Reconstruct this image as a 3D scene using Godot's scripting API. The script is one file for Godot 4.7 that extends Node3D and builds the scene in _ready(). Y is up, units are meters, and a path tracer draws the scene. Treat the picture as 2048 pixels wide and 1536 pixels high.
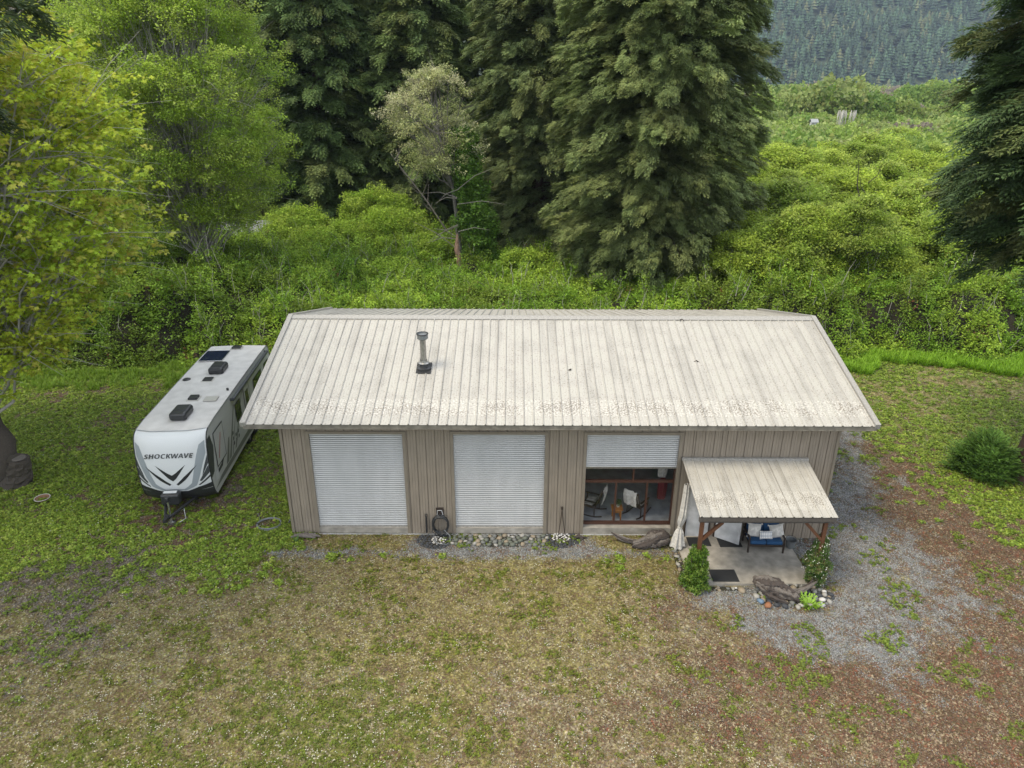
extends Node3D

# ---------------------------------------------------------------- mesh collector
class G:
	var v := PackedVector3Array()
	var n := PackedVector3Array()
	var uv := PackedVector2Array()
	var use_uv := false
	var col := PackedColorArray()
	var use_col := false
	var tint := Color.WHITE

	func tri(a: Vector3, b: Vector3, c: Vector3) -> void:
		if use_col:
			col.append(tint); col.append(tint); col.append(tint)
		# counter-clockwise seen from the front
		var m := (b - a).cross(c - a).normalized()
		v.append(a); v.append(c); v.append(b)
		n.append(m); n.append(m); n.append(m)

	func quad(a: Vector3, b: Vector3, c: Vector3, d: Vector3) -> void:
		tri(a, b, c)
		tri(a, c, d)

	func tri_n(a: Vector3, b: Vector3, c: Vector3, na: Vector3, nb: Vector3, nc: Vector3) -> void:
		v.append(a); v.append(c); v.append(b)
		n.append(na); n.append(nc); n.append(nb)

	func quad_uv(a: Vector3, b: Vector3, c: Vector3, d: Vector3, ua: Vector2, ub: Vector2, uc: Vector2, ud: Vector2) -> void:
		use_uv = true
		quad(a, b, c, d)
		for q in [ua, uc, ub, ua, ud, uc]:
			uv.append(q)

	func box(c: Vector3, s: Vector3, b := Basis()) -> void:
		var x := b.x * s.x * 0.5
		var y := b.y * s.y * 0.5
		var z := b.z * s.z * 0.5
		quad(c - x - y + z, c + x - y + z, c + x + y + z, c - x + y + z)
		quad(c + x - y - z, c - x - y - z, c - x + y - z, c + x + y - z)
		quad(c + x - y + z, c + x - y - z, c + x + y - z, c + x + y + z)
		quad(c - x - y - z, c - x - y + z, c - x + y + z, c - x + y - z)
		quad(c - x + y + z, c + x + y + z, c + x + y - z, c - x + y - z)
		quad(c - x - y - z, c + x - y - z, c + x - y + z, c - x - y + z)

	# box between two corners
	func span(a: Vector3, b: Vector3) -> void:
		box((a + b) * 0.5, (b - a).abs())

	# box with rounded edges: a small grid of directions pushed out from an inner box
	func rbox(c: Vector3, s: Vector3, r: float, b := Basis(), seg := 2) -> void:
		var h := s * 0.5 - Vector3(r, r, r)
		var N := seg * 2 + 1
		for f in 6:
			var ax := f % 3
			var sg := 1.0 if f < 3 else -1.0
			var grid := []
			for i in N + 1:
				for j in N + 1:
					var q := [0.0, 0.0]
					var e := [0.0, 0.0]
					var k := 0
					for w in [i, j]:
						if w <= seg:
							q[k] = -1.0
							e[k] = -tan(PI / 4 * (seg - w) / float(seg))
						else:
							q[k] = 1.0
							e[k] = tan(PI / 4 * (w - seg - 1) / float(seg))
						k += 1
					var dir := Vector3.ZERO
					var inner := Vector3.ZERO
					dir[ax] = sg
					inner[ax] = sg * h[ax]
					var a1 := (ax + 1) % 3
					var a2 := (ax + 2) % 3
					dir[a1] = e[0]
					dir[a2] = e[1]
					inner[a1] = q[0] * h[a1]
					inner[a2] = q[1] * h[a2]
					dir = dir.normalized()
					grid.append([c + b * (inner + dir * r), (b * dir).normalized()])
			for i in N:
				for j in N:
					var p00 = grid[i * (N + 1) + j]
					var p10 = grid[(i + 1) * (N + 1) + j]
					var p11 = grid[(i + 1) * (N + 1) + j + 1]
					var p01 = grid[i * (N + 1) + j + 1]
					if sg > 0:
						tri_n(p00[0], p10[0], p11[0], p00[1], p10[1], p11[1])
						tri_n(p00[0], p11[0], p01[0], p00[1], p11[1], p01[1])
					else:
						tri_n(p00[0], p11[0], p10[0], p00[1], p11[1], p10[1])
						tri_n(p00[0], p01[0], p11[0], p00[1], p01[1], p11[1])

	func tube(pts: Array, rad: Array, sides := 6, caps := true, noise: FastNoiseLite = null, amt := 0.0) -> void:
		var up := Vector3(0.13, 0.02, 0.99)
		var prev := []
		var prevn := []
		var cnt := pts.size()
		for i in cnt:
			var d: Vector3 = (pts[mini(i + 1, cnt - 1)] - pts[maxi(i - 1, 0)]).normalized()
			var sx := up.cross(d)
			if sx.length() < 0.05:
				sx = Vector3(1, 0.1, 0).cross(d)
			sx = sx.normalized()
			var sy := d.cross(sx).normalized()
			up = sy.cross(sx) * -1.0 if false else up
			var ring := []
			var rn := []
			for k in sides:
				var a := TAU * k / sides
				var o := sx * cos(a) + sy * sin(a)
				var r: float = rad[i]
				if noise:
					var p: Vector3 = pts[i] + o * r
					r *= 1.0 + amt * noise.get_noise_3dv(p * 1.0)
				ring.append(pts[i] + o * r)
				rn.append(o)
			if i > 0:
				for k in sides:
					var k2 := (k + 1) % sides
					if noise:
						quad(prev[k], prev[k2], ring[k2], ring[k])
					else:
						tri_n(prev[k], prev[k2], ring[k2], prevn[k], prevn[k2], rn[k2])
						tri_n(prev[k], ring[k2], ring[k], prevn[k], rn[k2], rn[k])
			if caps and (i == 0 or i == cnt - 1):
				for k in sides:
					var k2 := (k + 1) % sides
					if i == 0:
						tri(pts[i], ring[k2], ring[k])
					else:
						tri(pts[i], ring[k], ring[k2])
			prev = ring
			prevn = rn

	# profile of [radius, height] turned round the y axis
	func lathe(prof: Array, sides := 16, at := Vector3.ZERO) -> void:
		for i in prof.size() - 1:
			var a: Vector2 = prof[i]
			var b: Vector2 = prof[i + 1]
			var t := (b - a)
			var nn := Vector2(t.y, -t.x).normalized()
			for k in sides:
				var a0 := TAU * k / sides
				var a1 := TAU * (k + 1) / sides
				var d0 := Vector3(cos(a0), 0, -sin(a0))
				var d1 := Vector3(cos(a1), 0, -sin(a1))
				var n0 := d0 * nn.x + Vector3.UP * nn.y
				var n1 := d1 * nn.x + Vector3.UP * nn.y
				var p00 := at + d0 * a.x + Vector3.UP * a.y
				var p10 := at + d1 * a.x + Vector3.UP * a.y
				var p11 := at + d1 * b.x + Vector3.UP * b.y
				var p01 := at + d0 * b.x + Vector3.UP * b.y
				tri_n(p00, p10, p11, n0, n1, n1)
				tri_n(p00, p11, p01, n0, n1, n0)

	func mesh() -> ArrayMesh:
		var arr := []
		arr.resize(Mesh.ARRAY_MAX)
		arr[Mesh.ARRAY_VERTEX] = v
		arr[Mesh.ARRAY_NORMAL] = n
		if use_uv:
			arr[Mesh.ARRAY_TEX_UV] = uv
		if use_col:
			arr[Mesh.ARRAY_COLOR] = col
		var m := ArrayMesh.new()
		m.add_surface_from_arrays(Mesh.PRIMITIVE_TRIANGLES, arr)
		return m

# many copies of one mesh, written straight into a MultiMesh buffer
class Many:
	var buf := PackedFloat32Array()
	var count := 0
	func put(t: Transform3D, c: Color) -> void:
		var b := t.basis
		var o := t.origin
		buf.append_array(PackedFloat32Array([b.x.x, b.y.x, b.z.x, o.x, b.x.y, b.y.y, b.z.y, o.y, b.x.z, b.y.z, b.z.z, o.z, c.r, c.g, c.b, 1.0]))
		count += 1
	func node(called: String, mesh: Mesh, mat: Material) -> MultiMeshInstance3D:
		var m := MultiMesh.new()
		m.transform_format = MultiMesh.TRANSFORM_3D
		m.use_colors = true
		m.mesh = mesh
		m.instance_count = count
		m.buffer = buf
		var o := MultiMeshInstance3D.new()
		o.name = called
		o.multimesh = m
		o.material_override = mat
		return o

var rng := RandomNumberGenerator.new()
var M := {}
var taken := {}
var mottle: ImageTexture
var faint: ImageTexture
var grain: ImageTexture
var noise_a := FastNoiseLite.new()
var noise_b := FastNoiseLite.new()
var noise_rough := FastNoiseLite.new()

func rf(a: float, b: float) -> float:
	return rng.randf_range(a, b)

func lin(r: float, g: float, b: float) -> Color:
	return Color(r, g, b).linear_to_srgb()

func sstep(a: float, b: float, x: float) -> float:
	var t := clampf((x - a) / (b - a), 0.0, 1.0)
	return t * t * (3.0 - 2.0 * t)

func numbered(called: String) -> String:
	if not taken.has(called):
		taken[called] = 0
		return called
	taken[called] += 1
	return "%s_%03d" % [called, taken[called]]

func thing(called: String, label: String, category: String, at := Vector3.ZERO, turn := 0.0, group := "") -> Node3D:
	var o := Node3D.new()
	o.name = numbered(called)
	add_child(o)
	o.position = at
	o.rotation.y = turn
	o.set_meta("label", label)
	o.set_meta("category", category)
	if group:
		o.set_meta("group", group)
	return o

func part(called: String, g: G, mat: Material, parent: Node) -> MeshInstance3D:
	return inst(called, g.mesh(), mat, parent)

func inst(called: String, mesh: Mesh, mat: Material, parent: Node) -> MeshInstance3D:
	var o := MeshInstance3D.new()
	o.name = called
	o.mesh = mesh
	o.material_override = mat
	parent.add_child(o, true)
	return o

func single(called: String, label: String, category: String, g: G, mat: Material, group := "") -> MeshInstance3D:
	var o := part(numbered(called), g, mat, self)
	o.set_meta("label", label)
	o.set_meta("category", category)
	if group:
		o.set_meta("group", group)
	return o

func structure(called: String, mesh: Mesh, mat: Material) -> MeshInstance3D:
	var o := inst(numbered(called), mesh, mat, self)
	o.set_meta("kind", "structure")
	return o

func stuff(o: Node3D, label: String, category: String, parent: Node = self) -> void:
	o.set_meta("kind", "stuff")
	if label:
		o.set_meta("label", label)
		o.set_meta("category", category)
	parent.add_child(o, true)

func mat(called: String, c: Color, rough := 0.7, tex: Texture2D = null, scale := Vector3.ONE, metal := 0.0) -> StandardMaterial3D:
	var m := StandardMaterial3D.new()
	m.resource_name = called
	m.albedo_color = c
	m.roughness = rough
	m.metallic = metal
	if tex:
		m.albedo_texture = tex
		m.uv1_triplanar = true
		m.uv1_scale = scale
	M[called] = m
	return m

func leaf_mat(called: String, c: Color, back: float, rough := 0.55) -> void:
	var m := mat(called, c, rough)
	m.vertex_color_use_as_albedo = true
	m.backlight_enabled = true
	m.backlight = Color(back, back, back).linear_to_srgb()
	m.metallic_specular = 0.35

func grey_image(noise: FastNoiseLite, size: int, lo: float, hi: float) -> ImageTexture:
	var im := noise.get_seamless_image(size, size)
	im.convert(Image.FORMAT_L8)
	var d := im.get_data()
	var out := PackedByteArray()
	out.resize(d.size() * 3)
	for i in d.size():
		var q := d[i] / 255.0
		var g := int(255.0 * lerpf(lo, hi, q))
		out[i * 3] = g
		out[i * 3 + 1] = g
		out[i * 3 + 2] = g
	return ImageTexture.create_from_image(Image.create_from_data(size, size, false, Image.FORMAT_RGB8, out))

func make_materials() -> void:
	noise_a.seed = 3
	noise_a.frequency = 0.09
	noise_a.fractal_octaves = 4
	noise_b.seed = 11
	noise_b.frequency = 0.35
	noise_b.fractal_octaves = 3
	noise_rough.seed = 5
	noise_rough.frequency = 2.2
	noise_rough.fractal_octaves = 3
	var f := FastNoiseLite.new()
	f.seed = 21
	f.frequency = 0.03
	f.fractal_octaves = 5
	mottle = grey_image(f, 512, 0.72, 1.0)
	faint = grey_image(f, 256, 0.9, 1.0)
	var gi := FastNoiseLite.new()
	gi.seed = 8
	gi.frequency = 0.05
	gi.fractal_octaves = 4
	grain = grey_image(gi, 256, 0.55, 1.0)
	mat("taupe", lin(0.25, 0.212, 0.168), 0.5, faint, Vector3(0.3, 0.12, 0.3))
	mat("taupe_trim", lin(0.21, 0.18, 0.14), 0.5, faint, Vector3(0.2, 0.2, 0.2))
	mat("fascia", lin(0.20, 0.185, 0.155), 0.5, mottle, Vector3(0.2, 0.2, 0.2))
	mat("roller", lin(0.50, 0.505, 0.50), 0.5, faint, Vector3(0.25, 0.1, 0.25))
	mat("concrete", lin(0.37, 0.345, 0.30), 0.85, mottle, Vector3(0.14, 0.14, 0.14))
	mat("interior_floor", lin(0.40, 0.43, 0.46), 0.35, mottle, Vector3(0.12, 0.12, 0.12))
	mat("interior_wall", lin(0.16, 0.15, 0.13), 0.9)
	mat("white_paint", lin(0.58, 0.59, 0.60), 0.55, mottle, Vector3(0.1, 0.1, 0.1))
	mat("dark_wood", lin(0.045, 0.029, 0.02), 0.6, grain, Vector3(2, 14, 2))
	mat("red_wood", lin(0.10, 0.042, 0.025), 0.5, grain, Vector3(2, 2, 14))
	mat("post_wood", lin(0.165, 0.066, 0.027), 0.6, grain, Vector3(8, 1.2, 8))
	mat("grey_wood", lin(0.12, 0.105, 0.09), 0.85, grain, Vector3(0.7, 8, 8))
	mat("honey_wood", lin(0.42, 0.17, 0.03), 0.45, grain, Vector3(3, 12, 3))
	mat("black", lin(0.018, 0.018, 0.02), 0.5)
	mat("rubber", lin(0.02, 0.021, 0.023), 0.75, mottle, Vector3(3, 3, 3))
	mat("steel", lin(0.45, 0.44, 0.42), 0.35, mottle, Vector3(1, 0.4, 1), 0.8)
	mat("galvanised", lin(0.25, 0.27, 0.28), 0.45, mottle, Vector3(3, 3, 3), 0.4)
	mat("hose_black", lin(0.022, 0.024, 0.026), 0.4)
	mat("hose_grey", lin(0.14, 0.15, 0.16), 0.45)
	mat("cloth_white", lin(0.64, 0.62, 0.58), 0.95, mottle, Vector3(0.5, 0.5, 0.5))
	mat("cloth_blue", lin(0.012, 0.075, 0.19), 0.9, mottle, Vector3(3, 3, 3))
	mat("cloth_red", lin(0.12, 0.012, 0.016), 0.95, mottle, Vector3(3, 3, 3))
	mat("rv_white", lin(0.55, 0.57, 0.575), 0.55)
	M.rv_white.clearcoat_enabled = true
	M.rv_white.clearcoat = 0.08
	M.rv_white.clearcoat_roughness = 0.15
	mat("rv_side", lin(0.46, 0.475, 0.47), 0.4)
	mat("rv_silver", lin(0.25, 0.28, 0.30), 0.4)
	mat("rv_dark", lin(0.05, 0.055, 0.06), 0.4)
	mat("rv_stripe", lin(0.16, 0.17, 0.155), 0.45)
	mat("rv_red", lin(0.35, 0.03, 0.03), 0.45)
	mat("black_plastic", lin(0.022, 0.023, 0.025), 0.38)
	mat("tinted_glass", lin(0.02, 0.024, 0.028), 0.06)
	mat("solar", lin(0.012, 0.017, 0.04), 0.12)
	mat("lens_beige", lin(0.40, 0.39, 0.35), 0.4)
	mat("chrome", lin(0.6, 0.6, 0.6), 0.2, null, Vector3.ONE, 0.9)
	mat("bark", lin(0.085, 0.07, 0.055), 0.95, grain, Vector3(3, 0.8, 3))
	mat("bark_pale", lin(0.30, 0.28, 0.25), 0.9, grain, Vector3(3, 0.8, 3))
	mat("twig_pale", lin(0.30, 0.29, 0.27), 0.9)
	mat("bark_red", lin(0.11, 0.062, 0.04), 0.95, grain, Vector3(3, 0.5, 3))
	mat("driftwood", lin(0.085, 0.068, 0.06), 0.9, grain, Vector3(2, 10, 7))
	mat("driftwood_pale", lin(0.20, 0.175, 0.155), 0.85, grain, Vector3(1.5, 9, 6))
	mat("soil", lin(0.026, 0.024, 0.013), 1.0, mottle, Vector3(0.5, 0.5, 0.5))
	mat("terracotta", lin(0.24, 0.13, 0.07), 0.8, mottle, Vector3(4, 4, 4))
	mat("roof_grey", lin(0.33, 0.35, 0.37), 0.6, mottle, Vector3(1, 1, 1))
	for q in [["stone_grey", 0.17, 0.175, 0.165], ["stone_green", 0.135, 0.15, 0.12], ["stone_tan", 0.30, 0.25, 0.18], ["stone_pale", 0.36, 0.35, 0.32], ["stone_black", 0.042, 0.047, 0.055], ["stone_white", 0.62, 0.61, 0.59], ["stone_rust", 0.30, 0.13, 0.06], ["stone_blue", 0.14, 0.22, 0.32]]:
		mat(q[0], lin(q[1], q[2], q[3]), 0.75, mottle, Vector3(4, 4, 4))
	var gl := StandardMaterial3D.new()
	gl.albedo_color = Color(0.3, 0.32, 0.32, 0.015)
	gl.transparency = BaseMaterial3D.TRANSPARENCY_ALPHA
	gl.roughness = 0.02
	M["glass"] = gl
	leaf_mat("leaf_bright", Color.WHITE, 0.85, 0.6)
	leaf_mat("leaf_gloss", Color.WHITE, 0.4, 0.4)
	leaf_mat("needle", Color.WHITE, 0.35, 0.65)
	leaf_mat("blade", Color.WHITE, 0.6, 0.6)
	var vc := mat("tinted", Color.WHITE, 0.85)
	vc.vertex_color_use_as_albedo = true

# ---------------------------------------------------------------- ground
const COVER := [
	"lllllllllllllllllllllllllllgggg",
	"lllllllllllllllgggggggggggggggg",
	"lllllllllllgggggggggggggggogogg",
	"lllllgllllggggggggggggogogogogg",
	"llllgllllggggggggggggggogoggogg",
	"lllgglldlggggggggggggggggggoggg",
	"llllglglllggggggggggggrggoggggg",
	"lllllgglgllgggggggggssrrggoggrr",
	"llllggglldgglgggggggssrgggggrrr",
	"llllggggrrgllggggggssrrrggrrrrr",
	"llllgggglglmoooooooossrrgrrrrrr",
	"llllgggddmmmtttoootoosrrrrrrrrr",
	"llllgmmmdmmttoottwrrrsrrrrrrrrr",
	"lllmoyommmmoytowwrrrrrrrrrrrrrr",
	"lloyoommmoyoyyowwowrrrrrrrrrrrr",
	"ooyoyoomoyyyyowwwwrrrrrrrrrrrrr"]
const CELL := 0.2
const GX0 := -30.0
const GZ0 := -20.0
const GW := 290
const GH := 160
var cover := PackedByteArray()

func ground_y(x: float, z: float) -> float:
	return -0.14 * sstep(4.6, 6.4, x) * (1.0 - sstep(22.0, 40.0, x)) * sstep(-14.0, -8.0, z)

func cap_d(p: Vector2, a: Vector2, b: Vector2) -> float:
	var ab := b - a
	var t := clampf((p - a).dot(ab) / ab.length_squared(), 0.0, 1.0)
	return p.distance_to(a + ab * t)

func make_cover() -> void:
	cover.resize(GW * GH)
	var path := [Vector2(15.6, -9.5), Vector2(14.2, -5.5), Vector2(12.5, -1.4), Vector2(11.5, 1.4), Vector2(10.9, 3.4), Vector2(10.2, 4.7), Vector2(7.6, 4.4)]
	var wide := [0.55, 0.75, 1.15, 1.15, 1.35, 1.05, 0.8]
	for j in GH:
		for i in GW:
			var x := GX0 + (i + 0.5) * CELL
			var z := GZ0 + (j + 0.5) * CELL
			var wx := x + 2.4 * noise_a.get_noise_2d(x * 3.0, z * 3.0) + rf(-0.9, 0.9) + rf(-0.9, 0.9)
			var wz := z + 2.4 * noise_a.get_noise_2d(x * 3.0 + 90.0, z * 3.0 + 40.0) + rf(-0.9, 0.9) + rf(-0.9, 0.9)
			var r: String = COVER[clampi(int((wz + 20.0) / 2.0), 0, 15)]
			var ch := r.unicode_at(clampi(int((wx + 30.0) / 2.0), 0, r.length() - 1))
			var p := Vector2(x, z)
			var w := 0.6 * noise_b.get_noise_2d(x * 2.0, z * 2.0) + rf(-0.3, 0.3) + rf(-0.3, 0.3)
			for k in path.size() - 1:
				if cap_d(p, path[k], path[k + 1]) + w < wide[k]:
					ch = 115
			var e := 0.12 * noise_b.get_noise_2d(x * 6.0, z * 6.0)
			if z > 0.0 and z < 0.92 and x > -6.7 and x < 5.6:
				ch = 111
			if absf(z - 1.1) + e < 0.17 and x > -8.5 and x < 5.7:
				ch = 115
			if cap_d(p, Vector2(-2.9, 0.7), Vector2(2.3, 0.75)) + e < 0.62:
				ch = 115
			if cap_d(p, Vector2(6.2, 3.0), Vector2(9.6, 3.2)) + w < 0.7:
				ch = 115
			cover[j * GW + i] = ch

func cover_at(x: float, z: float) -> int:
	var i := int((x - GX0) / CELL)
	var j := int((z - GZ0) / CELL)
	if i < 0 or j < 0 or i >= GW or j >= GH:
		return 108 if x < 0 else 103
	return cover[j * GW + i]

func make_ground() -> void:
	# what lies on the ground, as small flecks of its own colours (linear albedo), the darkest painting shade between tufts
	var pal := {
		103: [[0.086, 0.125, 0.017], [0.125, 0.165, 0.023], [0.056, 0.083, 0.015], [0.165, 0.191, 0.040], [0.099, 0.099, 0.030], [0.145, 0.119, 0.066]],
		108: [[0.068, 0.096, 0.015], [0.105, 0.130, 0.022], [0.081, 0.056, 0.037], [0.136, 0.093, 0.068], [0.037, 0.053, 0.012], [0.174, 0.143, 0.112]],
		111: [[0.149, 0.133, 0.033], [0.180, 0.155, 0.049], [0.105, 0.099, 0.022], [0.186, 0.161, 0.063], [0.112, 0.081, 0.029], [0.236, 0.211, 0.103]],
		116: [[0.180, 0.152, 0.067], [0.223, 0.192, 0.089], [0.143, 0.127, 0.038], [0.118, 0.090, 0.042], [0.267, 0.236, 0.125], [0.161, 0.149, 0.040]],
		119: [[0.218, 0.186, 0.124], [0.283, 0.246, 0.178], [0.159, 0.122, 0.072], [0.100, 0.075, 0.050], [0.153, 0.134, 0.045], [0.177, 0.111, 0.070]],
		114: [[0.084, 0.058, 0.032], [0.109, 0.080, 0.045], [0.055, 0.034, 0.019], [0.140, 0.119, 0.077], [0.088, 0.042, 0.020], [0.092, 0.080, 0.031]],
		100: [[0.087, 0.071, 0.056], [0.124, 0.108, 0.093], [0.062, 0.050, 0.037], [0.167, 0.146, 0.130], [0.087, 0.096, 0.025], [0.112, 0.071, 0.050]],
		109: [[0.155, 0.133, 0.067], [0.124, 0.124, 0.024], [0.205, 0.186, 0.107], [0.105, 0.115, 0.018], [0.130, 0.087, 0.040], [0.236, 0.223, 0.116]],
		121: [[0.115, 0.125, 0.022], [0.15, 0.155, 0.03], [0.085, 0.095, 0.018], [0.19, 0.185, 0.06], [0.12, 0.10, 0.04], [0.22, 0.20, 0.12]],
		115: [[0.200, 0.202, 0.199], [0.146, 0.145, 0.146], [0.248, 0.249, 0.245], [0.109, 0.106, 0.102], [0.176, 0.160, 0.131], [0.146, 0.130, 0.074]]}
	var W := 1536
	var H := 848
	var fine := FastNoiseLite.new()
	fine.seed = 77
	fine.frequency = 0.09
	fine.fractal_octaves = 4
	var img := fine.get_image(W, H, false, false, true)
	img.convert(Image.FORMAT_L8)
	var nd := img.get_data()
	var lut := {}
	for k in pal:
		var rows := []
		for c in pal[k]:
			var s := lin(c[0], c[1], c[2])
			rows.append([s.r * 255.0, s.g * 255.0, s.b * 255.0])
		lut[k] = rows
	var out := PackedByteArray()
	out.resize(W * H * 3)
	var sx := 58.0 / W
	var sz := 32.0 / H
	var o := 0
	for j in H:
		var z := GZ0 + j * sz
		for i in W:
			var h := rng.randi()
			var jx := (h & 255) / 255.0 - 0.5
			var jz := ((h >> 8) & 255) / 255.0 - 0.5
			var gi := clampi(int((i * sx + jx * 0.5) / CELL), 0, GW - 1)
			var gj := clampi(int((z - GZ0 + jz * 0.5) / CELL), 0, GH - 1)
			var rows: Array = lut[cover[gj * GW + gi]]
			var q := nd[j * W + i] / 255.0 + ((h >> 16) & 255) / 255.0 * 0.7 - 0.35
			var c: Array = rows[clampi(int(q * 9.0 - 1.5), 0, 5)]
			var br := 0.72 + ((h >> 24) & 255) / 255.0 * 0.5
			out[o] = mini(255, int(c[0] * br))
			out[o + 1] = mini(255, int(c[1] * br))
			out[o + 2] = mini(255, int(c[2] * br))
			o += 3
	var t := ImageTexture.create_from_image(Image.create_from_data(W, H, false, Image.FORMAT_RGB8, out))
	var m := mat("ground_cover", Color.WHITE, 0.95)
	m.albedo_texture = t
	m.texture_repeat = false
	m.heightmap_enabled = true
	m.heightmap_texture = ImageTexture.create_from_image(img)
	m.heightmap_scale = 3.0
	var g := G.new()
	var NX := 58
	var NZ := 32
	for j in NZ:
		for i in NX:
			var p := []
			var u := []
			for d in [[0, 1], [1, 1], [1, 0], [0, 0]]:
				var x: float = GX0 + (i + d[0])
				var z: float = GZ0 + (j + d[1])
				p.append(Vector3(x, ground_y(x, z), z))
				u.append(Vector2((i + d[0]) / 58.0, (j + d[1]) / 32.0))
			g.quad_uv(p[0], p[1], p[2], p[3], u[0], u[1], u[2], u[3])
	structure("lawn", g.mesh(), m)
	# the land beyond, out to the foot of the hills
	var far := G.new()
	far.quad(Vector3(-3000, -0.25, 600), Vector3(3000, -0.25, 600), Vector3(3000, -0.25, -4200), Vector3(-3000, -0.25, -4200))
	var fm := mat("meadow", lin(0.075, 0.10, 0.03), 0.95, mottle, Vector3(0.02, 0.02, 0.02))
	structure("ground", far.mesh(), fm)

func leaf_tint(lo := 0.6, hi := 1.45) -> Color:
	var k := rf(lo, hi)
	return Color(k * rf(0.88, 1.14), k, k * rf(0.8, 1.2))

func scatter_mesh(kind: String, s: int) -> ArrayMesh:
	rng.seed = s
	var g := G.new()
	g.use_col = true
	if kind == "clover":
		for k in 12:
			g.tint = leaf_tint()
			var a := rf(0, TAU)
			var r := rf(0.0, 0.13)
			var c := Vector3(cos(a) * r, rf(0.015, 0.06), sin(a) * r)
			var q := rf(0.014, 0.026)
			var b := Basis.from_euler(Vector3(rf(-0.6, 0.6), rf(0, TAU), rf(-0.6, 0.6)))
			g.quad(c + b * Vector3(-q, 0, q), c + b * Vector3(q, 0, q), c + b * Vector3(q, 0, -q), c + b * Vector3(-q, 0, -q))
	elif kind == "tuft":
		for k in 12:
			g.tint = leaf_tint()
			var a := rf(0, TAU)
			var r := rf(0.0, 0.09)
			var c := Vector3(cos(a) * r, -0.005, sin(a) * r)
			var d := Vector3(cos(a + rf(-1, 1)), 0, sin(a + rf(-1, 1)))
			var w := Vector3(-d.z, 0, d.x) * rf(0.004, 0.008)
			var h := rf(0.035, 0.085)
			g.tri(c - w, c + w, c + d * rf(0.02, 0.07) + Vector3.UP * h)
	elif kind == "litter":
		for k in 8:
			g.tint = leaf_tint()
			var a := rf(0, TAU)
			var r := rf(0.0, 0.17)
			var c := Vector3(cos(a) * r, rf(0.006, 0.02), sin(a) * r)
			var b := Basis.from_euler(Vector3(rf(-0.5, 0.5), rf(0, TAU), rf(-0.5, 0.5)))
			var l := rf(0.02, 0.045)
			var w := rf(0.006, 0.02)
			g.tri(c + b * Vector3(-l, 0, 0), c + b * Vector3(0, -0.006, w), c + b * Vector3(l, 0.004, 0))
			g.tri(c + b * Vector3(-l, 0, 0), c + b * Vector3(l, 0.004, 0), c + b * Vector3(0, -0.006, -w))
	elif kind == "pebbles":
		for k in 9:
			g.tint = leaf_tint()
			var a := rf(0, TAU)
			var r := sqrt(rf(0.0, 1.0)) * 0.14
			var c := Vector3(cos(a) * r, 0.006, sin(a) * r)
			var q := rf(0.009, 0.024)
			var b := Basis.from_euler(Vector3(rf(0, TAU), rf(0, TAU), rf(0, TAU)))
			var p := [Vector3(1, 0, 0), Vector3(-1, 0, 0), Vector3(0, 0.7, 0), Vector3(0, -0.7, 0), Vector3(0, 0, 0.85), Vector3(0, 0, -0.85)]
			for f in [[0, 2, 4], [4, 2, 1], [1, 2, 5], [5, 2, 0], [0, 4, 3], [4, 1, 3], [1, 5, 3], [5, 0, 3]]:
				g.tri(c + b * p[f[0]] * q, c + b * p[f[2]] * q, c + b * p[f[1]] * q)
	elif kind == "daisy":
		for k in 3:
			var a := rf(0, TAU)
			var r := rf(0.0, 0.16)
			var c := Vector3(cos(a) * r, rf(0.04, 0.08), sin(a) * r)
			for q in 5:
				var a0 := TAU * q / 5
				var a1 := TAU * (q + 1) / 5
				g.tri(c, c + Vector3(cos(a1), 0.1, sin(a1)) * 0.014, c + Vector3(cos(a0), 0.1, sin(a0)) * 0.014)
	return g.mesh()

func blocked(x: float, z: float) -> bool:
	if x > -7.62 and x < 10.75 and z < 0.04 and z > -10.8:
		return true
	if x > 5.65 and x < 9.65 and z > -0.1 and z < 2.62:
		return true
	return false

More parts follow.
